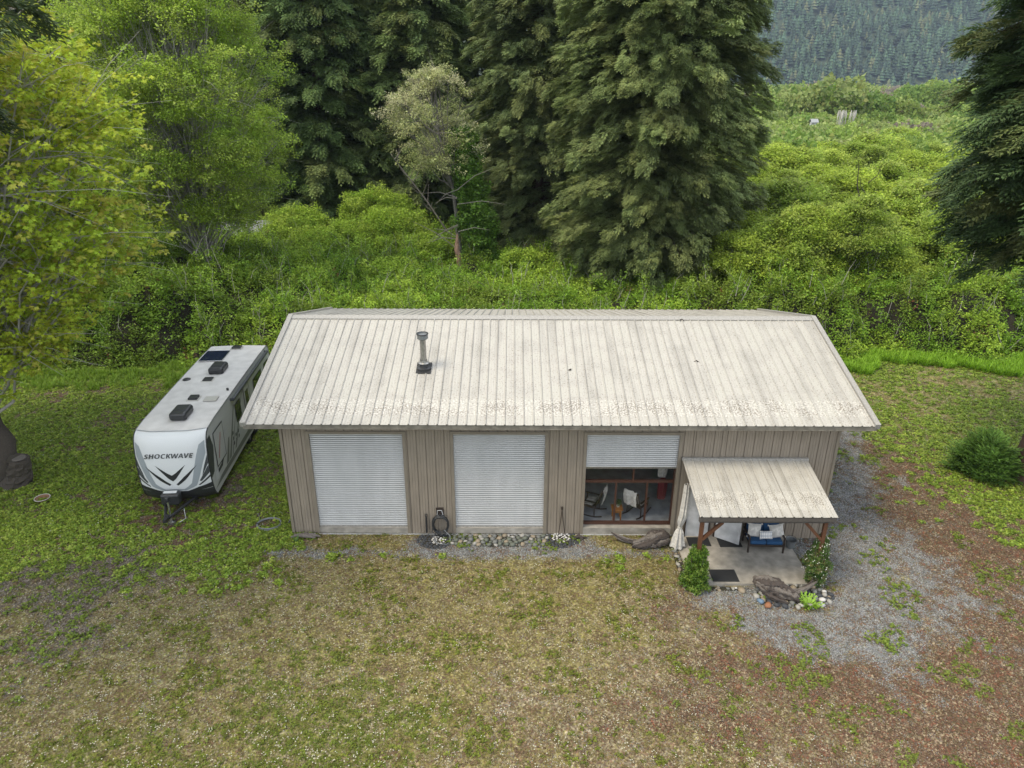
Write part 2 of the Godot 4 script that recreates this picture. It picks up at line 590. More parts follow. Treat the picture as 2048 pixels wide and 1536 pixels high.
func scatter_ground() -> void:
	var sets := {}
	for k in ["clover", "tuft", "litter", "pebbles", "daisy"]:
		sets[k] = [Many.new(), Many.new()]
	rng.seed = 4
	for i in 230000:
		var z := -19.5 + 29.5 * pow(rng.randf(), 0.85)
		var half := (20.79 - z) * 0.80 + 4.0
		var x := rf(-half, half)
		if absf(x) > 29.0 or blocked(x, z):
			continue
		var ch := cover_at(x, z)
		var kind := ""
		var c := Color.WHITE
		var u := rng.randf()
		var v := rf(0.75, 1.25)
		var s := rf(0.8, 1.35)
		var patch := noise_b.get_noise_2d(x * 1.3 + 20.0, z * 1.3)
		match ch:
			103, 108:
				var bare := sstep(-0.1, -0.35, patch) * (0.75 if ch == 108 else 0.45)
				if rng.randf() < bare:
					kind = "litter"
					c = Color(0.13, 0.075, 0.045) * v if rng.randf() < 0.7 else Color(0.25, 0.19, 0.13) * v
				elif u < 0.60:
					kind = "clover"
					c = Color(0.18, 0.27, 0.028) * v if rng.randf() < 0.65 else Color(0.27, 0.35, 0.055) * v
				elif u < 0.76:
					kind = "tuft"
					c = Color(0.13, 0.20, 0.022) * v
				elif u < (0.97 if ch == 108 else 0.86):
					kind = "litter"
					c = Color(0.12, 0.07, 0.045) * v if rng.randf() < 0.75 else Color(0.27, 0.21, 0.16) * v
				elif u > 0.985:
					kind = "daisy"
					c = Color(0.5, 0.5, 0.45)
			121:
				if u < 0.55:
					kind = "tuft"
					c = (Color(0.15, 0.18, 0.025) if rng.randf() < 0.7 else Color(0.22, 0.19, 0.07)) * v
					s *= 0.8
				elif u < 0.72:
					kind = "clover"
					c = Color(0.14, 0.18, 0.025) * v
					s *= 0.65
				elif u < 0.82:
					kind = "litter"
					c = Color(0.2, 0.17, 0.10) * v
				elif u > 0.965:
					kind = "daisy"
					c = Color(0.48, 0.47, 0.38)
			111, 109, 116, 119:
				var green := 0.07 + 0.65 * sstep(0.05, 0.35, patch) * (0.35 if ch == 119 else 1.0)
				if u < 0.42:
					kind = "tuft"
					c = Color(0.18, 0.165, 0.03) * v if rng.randf() < green else Color(0.24, 0.20, 0.085) * v
					s *= 0.75
				elif u < 0.42 + 0.22 * green:
					kind = "clover"
					c = Color(0.15, 0.18, 0.025) * v
					s *= 0.8
				elif u > 0.70 and u < 0.86:
					kind = "litter"
					c = Color(0.26, 0.22, 0.13) * v if rng.randf() < 0.45 else Color(0.12, 0.075, 0.04) * v
				elif u > 0.86 and u < 0.90 and ch != 111:
					kind = "pebbles"
					c = Color(0.22, 0.21, 0.19) * v
				elif u > 0.975:
					kind = "daisy"
					c = Color(0.48, 0.47, 0.38)
			100:
				if u < 0.5:
					kind = "litter"
					c = (Color(0.10, 0.08, 0.055) if rng.randf() < 0.6 else Color(0.2, 0.175, 0.14)) * v
				elif u < 0.62:
					kind = "pebbles"
					c = Color(0.18, 0.17, 0.16) * v
				elif u < 0.72:
					kind = "clover"
					c = Color(0.15, 0.21, 0.03) * v
			114:
				if u < 0.66:
					kind = "litter"
					var q := rng.randf()
					c = (Color(0.105, 0.062, 0.036) if q < 0.55 else Color(0.15, 0.058, 0.03) if q < 0.74 else Color(0.24, 0.19, 0.12)) * v
				elif u < 0.66 + 0.2 * sstep(0.1, 0.4, patch):
					kind = "clover"
					c = Color(0.15, 0.19, 0.03) * v
					s *= 0.8
				elif u < 0.88:
					kind = "tuft"
					c = Color(0.17, 0.14, 0.06) * v
					s *= 0.7
				elif u < 0.94:
					kind = "pebbles"
					c = Color(0.2, 0.19, 0.18) * v
			115:
				if u < 0.74:
					kind = "pebbles"
					c = Color(0.185, 0.19, 0.195) * rf(0.4, 1.7)
				elif u < 0.74 + 0.12 * sstep(0.15, 0.4, patch):
					kind = "clover"
					c = Color(0.15, 0.21, 0.03) * v
				elif u > 0.86:
					kind = "litter"
					c = Color(0.12, 0.075, 0.045) * v
		if kind == "":
			continue
		var t := Transform3D(Basis(Vector3.UP, rf(0, TAU)).scaled(Vector3(s, s, s)), Vector3(x, ground_y(x, z), z))
		sets[kind][rng.randi() & 1].put(t, c)
	var says := {"clover": ["clover", "low clover and weeds spread over the lawn", "blade"], "tuft": ["grass", "short patchy grass and moss tufts on the lawn", "blade"], "litter": ["leaf_litter", "brown fallen leaves and needles strewn on the ground", "tinted"], "pebbles": ["gravel", "loose grey gravel of the path and driveway", "tinted"], "daisy": ["daisies", "tiny white daisies dotted over the lawn", "blade"]}
	for k in sets:
		for w in 2:
			var o: MultiMeshInstance3D = sets[k][w].node(numbered(says[k][0]), scatter_mesh(k, 100 + w), M[says[k][2]])
			stuff(o, says[k][1] if w == 0 else "more of the " + says[k][1], says[k][0].replace("_", " "))
	# tall grass along the foot of the hedge
	var tall := G.new()
	rng.seed = 9
	for k in 14:
		var a := rf(0, TAU)
		var c := Vector3(cos(a), 0, sin(a)) * rf(0, 0.12)
		var d := Vector3(cos(a + rf(-1, 1)), 0, sin(a + rf(-1, 1)))
		var w := Vector3(-d.z, 0, d.x) * 0.014
		var h := rf(0.16, 0.46)
		var mid := c + d * 0.06 + Vector3.UP * h * 0.6
		tall.quad(c - w, c + w, mid + w * 0.8, mid - w * 0.8)
		tall.tri(mid - w * 0.8, mid + w * 0.8, c + d * rf(0.12, 0.3) + Vector3.UP * h)
	var mm := Many.new()
	for i in 3600:
		var x := rf(11.0, 30.0)
		var z := edge_z(x) + 0.4 + rf(-1.1, 0.55) + noise_b.get_noise_2d(x * 1.5, 3.0) * 0.5
		var s := rf(0.7, 1.3)
		mm.put(Transform3D(Basis(Vector3.UP, rf(0, TAU)).scaled(Vector3(s, s, s)), Vector3(x, 0, z)), Color(0.2, 0.36, 0.025) * rf(0.7, 1.3))
	for i in 1500:
		var x := rf(-26.0, -9.0)
		var z := edge_z(x) + 2.2 * pow(rng.randf(), 2.0)
		var s := rf(0.5, 1.1)
		mm.put(Transform3D(Basis(Vector3.UP, rf(0, TAU)).scaled(Vector3(s, s, s)), Vector3(x, 0, z)), Color(0.15, 0.25, 0.025) * rf(0.75, 1.25))
	stuff(mm.node("tall_grass", tall.mesh(), M.blade), "tall bright green grass along the foot of the hedge", "grass")

# ---------------------------------------------------------------- bank of brambles behind
func edge_z(x: float) -> float:
	var e := -16.8
	e = lerpf(-15.0, e, sstep(-20.0, -8.0, x))
	return e - 1.6 * noise_a.get_noise_2d(x * 2.5, 7.0) - 0.7 * noise_b.get_noise_2d(x * 2.0, 3.0)

func bank_h(x: float, z: float) -> float:
	var e := edge_z(x)
	if z > e:
		return 0.0
	var top := 2.0
	if x < -6.0:
		top = lerpf(3.6, 2.0, sstep(-20.0, -8.0, x))
	if x > 9.0:
		top = lerpf(2.0, 3.4, sstep(9.0, 17.0, x))
	top = lerpf(top, 2.3, sstep(-26.0, -36.0, z))
	var h := top * sstep(0.0, 4.5, e - z)
	h *= 1.0 + 0.6 * noise_a.get_noise_2d(x * 2.2, z * 2.2) + 0.5 * noise_b.get_noise_2d(x * 2.6, z * 2.6)
	return maxf(h, 0.0)

func make_bank() -> void:
	var g := G.new()
	var s := 0.8
	var x := -44.0
	while x < 44.0:
		var z := -62.0
		while z < -14.0:
			var p := []
			for d in [[0, 1], [1, 1], [1, 0], [0, 0]]:
				var px: float = x + d[0] * s
				var pz: float = z + d[1] * s
				p.append(Vector3(px, bank_h(px, pz) * 0.82 - 0.3, pz))
			g.quad(p[0], p[1], p[2], p[3])
			z += s
		x += s
	structure("bank", g.mesh(), M.soil)
	rng.seed = 31
	var a := [Many.new(), Many.new()]
	for i in 66000:
		var z := -14.0 - 34.0 * pow(rng.randf(), 1.25)
		var half := (20.79 - z) * 0.78 + 3.0
		var px := rf(-half, half)
		var h := bank_h(px, z)
		if h < 0.15 or absf(px) > 43.0:
			continue
		if noise_b.get_noise_2d(px * 2.3 + 70.0, z * 2.3) < -0.22 and rng.randf() < 0.8:
			continue
		var nz := noise_a.get_noise_2d(px * 1.6 + 50.0, z * 1.6)
		var c := Color(0.18, 0.32, 0.03)
		if nz > 0.12:
			c = Color(0.27, 0.40, 0.042)
		elif nz < -0.18:
			c = Color(0.17, 0.25, 0.03)
		if px < -15.0:
			c = c.lerp(Color(0.10, 0.18, 0.022), 0.5)
		if rng.randf() < 0.008:
			c = Color(0.14, 0.06, 0.03)
		var q := rf(0.28, 0.5)
		var b := Basis.from_euler(Vector3(rf(-0.5, 0.5), rf(0, TAU), rf(-0.5, 0.5))).scaled(Vector3(q, q, q))
		a[rng.randi() & 1].put(Transform3D(b, Vector3(px, h * rf(0.78, 1.02) + rf(-0.1, 0.12), z)), c * rf(0.7, 1.3))
	# upright shoots and bare canes standing out of the mass
	var canes := G.new()
	for i in 1700:
		var z := -16.5 - 26.0 * pow(rng.randf(), 1.2)
		var half := (20.79 - z) * 0.75
		var px := rf(-half, half)
		var h := bank_h(px, z)
		if h < 0.5 or absf(px) > 42.0:
			continue
		var tall := rf(0.5, 1.7)
		var lean := Vector3(rf(-0.5, 0.5), 1.0, rf(-0.5, 0.5))
		var base := Vector3(px, h - 0.3, z)
		canes.tube([base, base + lean * tall * 0.6, base + lean * tall + Vector3(rf(-0.3, 0.3), -0.1, rf(-0.3, 0.3))], [0.02, 0.015, 0.005], 3, false)
		if rng.randf() < 0.25:
			continue
		var tc := (Color(0.24, 0.37, 0.045) if rng.randf() < 0.6 else Color(0.16, 0.28, 0.03)) * rf(0.8, 1.2)
		for k in 5:
			var q := rf(0.2, 0.34)
			a[k & 1].put(Transform3D(Basis.from_euler(Vector3(rf(-0.8, 0.8), rf(0, TAU), rf(-0.8, 0.8))).scaled(Vector3(q, q, q)), base + lean * tall * (0.3 + 0.17 * k)), tc * rf(0.8, 1.2))
	var cn := inst("bramble_canes", canes.mesh(), M.twig_pale, self)
	cn.set_meta("kind", "stuff")
	cn.set_meta("label", "thin bare canes and stems sticking out of the brambles")
	cn.set_meta("category", "canes")
	stuff(a[0].node("brambles", leaf_ball(61, 20, 0.19, 0.45), M.leaf_bright), "dense green bramble thicket covering the bank behind the building", "brambles")
	stuff(a[1].node("brambles_001", leaf_ball(62, 20, 0.16, 0.5), M.leaf_gloss), "glossy ivy and bramble leaves mixed through the bank thicket", "brambles")

# ---------------------------------------------------------------- foliage meshes
func leaf_ball(s: int, count: int, size: float, flat := 0.6) -> ArrayMesh:
	rng.seed = s
	var g := G.new()
	g.use_col = true
	for k in count:
		g.tint = leaf_tint()
		var c := Vector3(rf(-1, 1), rf(-1, 1) * flat, rf(-1, 1))
		if c.length() > 1.0:
			c = c.normalized() * rf(0.6, 1.0)
		var b := Basis.from_euler(Vector3(rf(-0.8, 0.8), rf(0, TAU), rf(-0.8, 0.8)))
		var l := size * rf(0.7, 1.3)
		var w := l * rf(0.5, 0.75)
		var f := l * 0.15
		g.tri(c + b * Vector3(-l, 0, 0), c + b * Vector3(0.1 * l, f, w), c + b * Vector3(l, -f, 0))
		g.tri(c + b * Vector3(-l, 0, 0), c + b * Vector3(l, -f, 0), c + b * Vector3(0.1 * l, f, -w))
	return g.mesh()

# a drooping bunch of lobed leaves
func maple_bunch(s: int, count: int) -> ArrayMesh:
	rng.seed = s
	var g := G.new()
	var lobes := [[0.0, 1.0], [0.32, 0.5], [0.75, 0.9], [1.15, 0.42], [1.75, 0.62], [2.5, 0.25]]
	g.use_col = true
	for k in count:
		g.tint = leaf_tint(0.65, 1.4)
		var a := TAU * k / count + rf(-0.4, 0.4)
		var c := Vector3(cos(a), 0, sin(a)) * rf(0.15, 0.75) + Vector3.UP * rf(-0.35, 0.2)
		var b := Basis(Vector3.UP, -a) * Basis(Vector3(0, 0, 1), rf(-1.1, -0.25)) * Basis(Vector3(1, 0, 0), rf(-0.4, 0.4))
		var q := rf(0.34, 0.52)
		var rim := []
		for i in 11:
			var m: Array = lobes[absi(i - 5)]
			var ang: float = m[0] * signf(i - 5)
			rim.append(c + b * (Vector3(cos(ang) + 0.1, -0.12 * absf(sin(ang)), sin(ang)) * q * m[1]))
		for i in 10:
			g.tri(c, rim[i + 1], rim[i])
	return g.mesh()

# a flat conifer spray, tip towards +x
func spray(s: int, pairs := 5, droop := 0.12) -> ArrayMesh:
	rng.seed = s
	var g := G.new()
	g.use_col = true
	for k in pairs * 2 + 1:
		g.tint = leaf_tint(0.6, 1.4)
		var t := float(k / 2) / pairs
		var side := 1.0 if k % 2 == 0 else -1.0
		var base := Vector3(t * 0.85, -droop * t * t, 0)
		var l := (0.55 - 0.28 * t) * rf(0.75, 1.2)
		var ang := side * rf(0.55, 1.0) if k < pairs * 2 else 0.0
		var d := Vector3(cos(ang), rf(-0.35, 0.12), sin(ang)).normalized()
		var w := d.cross(Vector3.UP).normalized() * rf(0.05, 0.085)
		var mid := base + d * l * 0.5 + Vector3.UP * 0.04
		g.tri(base, mid + w, base + d * l)
		g.tri(base, base + d * l, mid - w)
		g.tint = leaf_tint(0.6, 1.4)
		var d2 := Vector3(cos(ang * 0.3), rf(-0.2, 0.3), sin(ang * 0.3)).normalized()
		var w2 := d2.cross(Vector3.UP).normalized() * 0.05
		g.tri(mid - w2, mid + w2, mid + d2 * l * 0.5)
	return g.mesh()

var BALLS := []
var SPRAYS := []
var BUNCHES := []

func make_foliage() -> void:
	BALLS = [leaf_ball(1, 14, 0.30), leaf_ball(2, 18, 0.22), leaf_ball(3, 26, 0.16, 0.7)]
	SPRAYS = [spray(5), spray(6, 4, 0.2)]
	BUNCHES = [maple_bunch(7, 8), maple_bunch(8, 7)]

func conifer(called: String, label: String, at: Vector3, h: float, prof: Array, count: int, s: int, tint: Color, opt := {}) -> Node3D:
	rng.seed = s
	var o := thing(called, label, "tree", at, 0.0, opt.get("group", ""))
	var tr: float = opt.get("trunk", h * 0.014)
	var tg := G.new()
	var pts := []
	var rad := []
	for i in 10:
		var t := i / 9.0
		pts.append(Vector3(noise_b.get_noise_2d(s, t * 4.0) * 0.3, t * h - 0.3, noise_b.get_noise_2d(s + 9.0, t * 4.0) * 0.3))
		rad.append(tr * (1.0 - t) * (1.0 + 0.5 * exp(-t * 30.0)) + 0.03)
	tg.tube(pts, rad, 9)
	part("trunk", tg, M.bark_red, o)
	var y0: float = opt.get("y0", 0.6)
	var size: float = opt.get("size", 0.85)
	var a := [Many.new(), Many.new()]
	var wood := G.new()
	var bi := 0
	var total := 0
	var vis: float = opt.get("top", h)
	while total < count:
		bi += 1
		var y := y0 + (vis - y0) * rng.randf()
		var f := y / h
		var R := 0.0
		for k in prof.size() - 1:
			if f >= prof[k][0] and f <= prof[k + 1][0]:
				R = lerpf(prof[k][1], prof[k + 1][1], (f - prof[k][0]) / (prof[k + 1][0] - prof[k][0]))
		var L := maxf(R * rf(0.72, 1.12), 0.4)
		var az := bi * 2.39996 + rf(-0.3, 0.3)
		var out := Vector3(cos(az), 0, sin(az))
		var side := Vector3(-out.z, 0, out.x)
		var rise := rf(0.02, 0.26)
		var fall := rf(0.16, 0.42)
		var btint := tint * rf(0.7, 1.3)
		if rng.randf() < 0.3:
			btint = btint.lerp(Color(0.24, 0.26, 0.09), 0.4)
		var bp := []
		for k in 4:
			var q := k / 3.0
			bp.append(Vector3(0, y, 0) + out * q * L + Vector3.UP * (rise * q - fall * q * q) * L)
		wood.tube(bp, [0.05, 0.035, 0.02, 0.008], 3, false)
		var n := int(L * opt.get("dense", 9.0)) + 3
		for k in n:
			var q := 1.0 - 0.82 * pow(rng.randf(), 1.3)
			var p := Vector3(0, y, 0) + out * q * L + Vector3.UP * (rise * q - fall * q * q) * L
			var sd := 1.0 if k % 2 == 0 else -1.0
			p += side * sd * rf(0.0, 0.30) * L * (1.12 - q) + Vector3.UP * rf(-0.4, 0.3)
			var slope := rise - 2.0 * fall * q
			var dir := (out * rf(0.5, 1.0) + side * sd * rf(0.1, 1.0) * (1.25 - q) + Vector3.UP * (slope * 0.6 + rf(-0.25, 0.2))).normalized()
			var zz := dir.cross(Vector3.UP).normalized()
			var yy := zz.cross(dir)
			var sc := size * rf(0.7, 1.25)
			var roll := rf(-0.5, 0.5)
			var b := Basis(dir, yy, zz) * Basis(Vector3.RIGHT, roll)
			a[total & 1].put(Transform3D(b.scaled_local(Vector3(sc, sc, sc)), p), btint * rf(0.8, 1.2))
			total += 1
	part("branches", wood, M.bark_red, o)
	var crown := Node3D.new()
	crown.name = "crown"
	o.add_child(crown)
	for k in 2:
		crown.add_child(a[k].node("foliage", SPRAYS[k], M.needle), true)
	return o

# broadleaf tree: a trunk, limbs to each clump of the crown, twigs and leaf clusters round the clumps
func broadleaf(called: String, label: String, at: Vector3, crown_at: Vector3, crown_r: Vector3, opt := {}) -> Node3D:
	rng.seed = opt.get("seed", 1)
	var o := thing(called, label, opt.get("category", "tree"), at, 0.0, opt.get("group", ""))
	var tr: float = opt.get("trunk", 0.2)
	var bark: Material = opt.get("bark", M.bark)
	var top := crown_at + Vector3(0, crown_r.y * 0.55, 0)
	var fork := Vector3(crown_at.x * 0.35, maxf(0.6, (crown_at.y - crown_r.y) * 0.9), crown_at.z * 0.35)
	var stem := []
	var srad := []
	for i in 9:
		var t := i / 8.0
		var p := Vector3(0, -0.2, 0).lerp(fork, minf(t * 2.0, 1.0)) if t < 0.5 else fork.lerp(top, (t - 0.5) * 2.0)
		p += Vector3(noise_b.get_noise_2d(t * 5.0, opt.get("seed", 1) * 3.1), 0, noise_b.get_noise_2d(t * 5.0 + 30.0, opt.get("seed", 1) * 2.3)) * tr * 2.0
		stem.append(p)
		srad.append(tr * (1.0 - 0.9 * t) * (1.0 + 0.7 * exp(-t * 18.0)))
	var tg := G.new()
	tg.tube(stem, srad, 9, true)
	part("trunk", tg, bark, o)
	var limbs := G.new()
	var a := [Many.new(), Many.new()]
	var clumps: int = opt.get("clumps", 24)
	var per: int = opt.get("per", 120)
	var cols: Array = opt.get("cols", [Color(0.13, 0.2, 0.03)])
	var cs: Vector2 = opt.get("size", Vector2(0.3, 0.5))
	var clump_r: float = opt.get("clump", 0.4)
	for k in clumps:
		var u := rf(-0.85, 1.0)
		var az := k * 2.39996 + rf(-0.4, 0.4)
		var rr := sqrt(maxf(0.0, 1.0 - u * u)) * pow(rng.randf(), 0.4)
		var c := crown_at + Vector3(cos(az) * rr * crown_r.x, u * crown_r.y, sin(az) * rr * crown_r.z) * 0.85
		var cr := clump_r * crown_r.x * rf(0.6, 1.3)
		var squash := Vector3(rf(0.7, 1.5), rf(0.45, 0.85), rf(0.7, 1.5))
		var from: Vector3 = stem[4].lerp(stem[5], rf(0.0, 1.0))
		for q in 3:
			var w := rf(4.0, 7.9)
			var cand: Vector3 = stem[int(w)].lerp(stem[int(w) + 1], fmod(w, 1.0))
			if cand.y < c.y + cr * 0.3:
				from = cand
				break
		var mid := from.lerp(c, 0.55) + Vector3(rf(-0.3, 0.3), rf(0.0, 0.5), rf(-0.3, 0.3)) * cr * 0.6
		var lr := minf(tr * rf(0.16, 0.3), 0.075)
		var q1 := from.lerp(mid, 0.5) + Vector3(rf(-0.2, 0.2), rf(-0.25, 0.1), rf(-0.2, 0.2)) * cr
		var q2 := mid.lerp(c, 0.5) + Vector3(rf(-0.2, 0.2), rf(-0.1, 0.2), rf(-0.2, 0.2)) * cr
		limbs.tube([from, q1, mid, q2, c], [lr, lr * 0.8, lr * 0.55, lr * 0.4, lr * 0.2], 5, false)
		var ctint: Color = cols[rng.randi() % cols.size()] * rf(0.85, 1.15)
		for t in opt.get("twigs", 6):
			var e := c + Vector3(rf(-1, 1), rf(-0.6, 0.9), rf(-1, 1)).normalized() * cr * rf(0.8, 1.7)
			var st := mid.lerp(c, rf(0.2, 1.0))
			limbs.tube([st, st.lerp(e, 0.5) + Vector3(0, cr * 0.08, 0), e], [lr * 0.22, lr * 0.16, 0.004], 3, false)
		for j in per:
			var d := Vector3(rf(-1, 1), rf(-1, 1), rf(-1, 1))
			d = d.normalized() * pow(rng.randf(), 0.45)
			var p := c + d * squash * cr * (1.0 + 0.5 * noise_b.get_noise_3dv(d * 4.0 + c))
			var sc := rf(cs.x, cs.y)
			var b := Basis.from_euler(Vector3(rf(-0.5, 0.5), rf(0, TAU), rf(-0.5, 0.5))).scaled(Vector3(sc, sc, sc))
			var cc: Color = ctint if rng.randf() < 0.75 else cols[rng.randi() % cols.size()]
			a[j & 1].put(Transform3D(b, p), cc * rf(0.75, 1.25))
	part("limbs", limbs, opt.get("twig", bark), o)
	var crown := Node3D.new()
	crown.name = "crown"
	o.add_child(crown)
	var meshes: Array = opt.get("meshes", [BALLS[0], BALLS[1]])
	for k in 2:
		crown.add_child(a[k].node("leaves", meshes[k], opt.get("leaf", M.leaf_bright)), true)
	return o

# ---------------------------------------------------------------- ribbed sheet metal
# one sheet: across runs along the width, along runs the length, ribs stand out along the normal
func sheet(o: Vector3, across: Vector3, along: Vector3, normal: Vector3, w: float, l: float, rib: float, first := 0.0, step := 0.3048, uv_rect := Rect2()) -> G:
	var g := G.new()
	var prof := [[0.0, 0.0]]
	var x := first
	while x < w - 0.02:
		var shape := [[-0.034, 0.0], [-0.014, rib], [0.014, rib], [0.034, 0.0], [0.11, 0.0], [0.118, rib * 0.18], [0.13, 0.0], [0.19, 0.0], [0.198, rib * 0.18], [0.21, 0.0]]
		if rib < 0.0:
			shape = [[-0.015, 0.0], [-0.009, rib], [0.009, rib], [0.015, 0.0], [0.10, 0.0], [0.104, rib * 0.3], [0.114, rib * 0.3], [0.118, 0.0], [0.19, 0.0], [0.194, rib * 0.3], [0.204, rib * 0.3], [0.208, 0.0]]
		for q in shape:
			if x + q[0] > prof[-1][0] + 0.001 and x + q[0] < w - 0.001:
				prof.append([x + q[0], q[1]])
		x += step
	prof.append([w, prof[-1][1] if absf(prof[-1][1]) > 0.01 else 0.0])
	for i in prof.size() - 1:
		var a: Vector3 = o + across * prof[i][0] + normal * prof[i][1]
		var b: Vector3 = o + across * prof[i + 1][0] + normal * prof[i + 1][1]
		if uv_rect.size.x > 0.0:
			var u0: float = uv_rect.position.x + uv_rect.size.x * prof[i][0] / w
			var u1: float = uv_rect.position.x + uv_rect.size.x * prof[i + 1][0] / w
			var v0 := uv_rect.position.y
			var v1 := uv_rect.end.y
			g.quad_uv(a, b, b + along * l, a + along * l, Vector2(u0, v0), Vector2(u1, v0), Vector2(u1, v1), Vector2(u0, v1))
		else:
			g.quad(a, b, b + along * l, a + along * l)
	return g

# weathering of the roof sheets: grime streaks down the slope, lichen flecks, rows of screws, a scaly band above the eave; plus a darker line along each rib
func roof_texture(s: int, W: int, H: int, base: Color, band: float, len_x: float, len_y: float, amount: float) -> ImageTexture:
	rng.seed = s
	var n1 := FastNoiseLite.new()
	n1.seed = s
	n1.frequency = 0.02
	n1.fractal_octaves = 4
	var streak := n1.get_image(W, maxi(8, H / 14), false, false, true)
	streak.convert(Image.FORMAT_L8)
	streak.resize(W, H, Image.INTERPOLATE_CUBIC)
	var sd := streak.get_data()
	var n2 := FastNoiseLite.new()
	n2.seed = s + 1
	n2.frequency = 0.16
	n2.fractal_octaves = 3
	var fl := n2.get_image(W, H, false, false, true)
	fl.convert(Image.FORMAT_L8)
	var fd := fl.get_data()
	var n3 := FastNoiseLite.new()
	n3.seed = s + 2
	n3.frequency = 0.012
	var pt := n3.get_image(W, H, false, false, true)
	pt.convert(Image.FORMAT_L8)
	var pd := pt.get_data()
	var out := PackedByteArray()
	out.resize(W * H * 3)
	var o := 0
	var b0 := base.linear_to_srgb()
	var px := len_x / W
	for j in H:
		var up := float(j) / H * len_y
		var near := 1.0 - clampf(absf(up - band) / 0.62, 0.0, 1.0)
		var screw := 1.0 if fmod(up + 0.1, 1.1) < len_y / H * 1.5 else 0.0
		for i in W:
			var k := j * W + i
			var st := sd[k] / 255.0
			var f := fd[k] / 255.0
			var p := pd[k] / 255.0
			var h := rng.randi() & 1023
			var d := 1.0 - amount * 0.07 * sstep(0.5, 0.85, st) - amount * 0.03 * sstep(0.45, 0.8, p)
			var warm := 0.0
			if f > 0.78 - 0.08 * p - 0.2 * near * sstep(0.35, 0.6, p):
				d *= 0.86 - 0.14 * ((h & 7) / 7.0)
				warm = 0.02
			elif near > 0.35 and f < 0.36:
				d = minf(1.14, d * 1.16)
			if h < 2 + int(5.0 * near):
				d *= 0.45
			elif h < 12:
				d *= 0.8
			var xr := fmod(i * px, 0.3048)
			if screw > 0.0 and xr > 0.03 and xr < 0.06:
				d *= 0.7
			if xr > 0.036 and xr < 0.06:
				d *= 0.90 - 0.08 * amount * st
			out[o] = clampi(int(255.0 * b0.r * (d + warm)), 0, 255)
			out[o + 1] = clampi(int(255.0 * b0.g * d), 0, 255)
			out[o + 2] = clampi(int(255.0 * b0.b * (d - warm)), 0, 255)
			o += 3
	return ImageTexture.create_from_image(Image.create_from_data(W, H, false, Image.FORMAT_RGB8, out))

const BX0 := -7.58
const BX1 := 10.72
const BD := -10.68
const RX0 := -8.5
const RX1 := 11.55
const EAVE_Y := 4.55
const EAVE_Z := 0.66
const RIDGE_Y := 6.25
const BACK_Y := 4.74
const BACK_Z := -11.25
const RIDGE_Z := -5.34
const DOORS := [[-6.66, -3.60], [-1.93, 1.10], [2.48, 5.52]]
const DOOR_TOP := 3.9

func wall_piece(o: Node3D, x0: float, x1: float, y0: float, y1: float) -> void:
	var x := x0
	while x < x1 - 0.05:
		var e := minf(x + 0.9144, x1)
		if x1 - e < 0.12:
			e = x1
		part("wall_panel", sheet(Vector3(x, y0, 0), Vector3.RIGHT, Vector3.UP, Vector3.BACK, e - x, y1 - y0, -0.03, 0.05), M.taupe, o)
		x = e

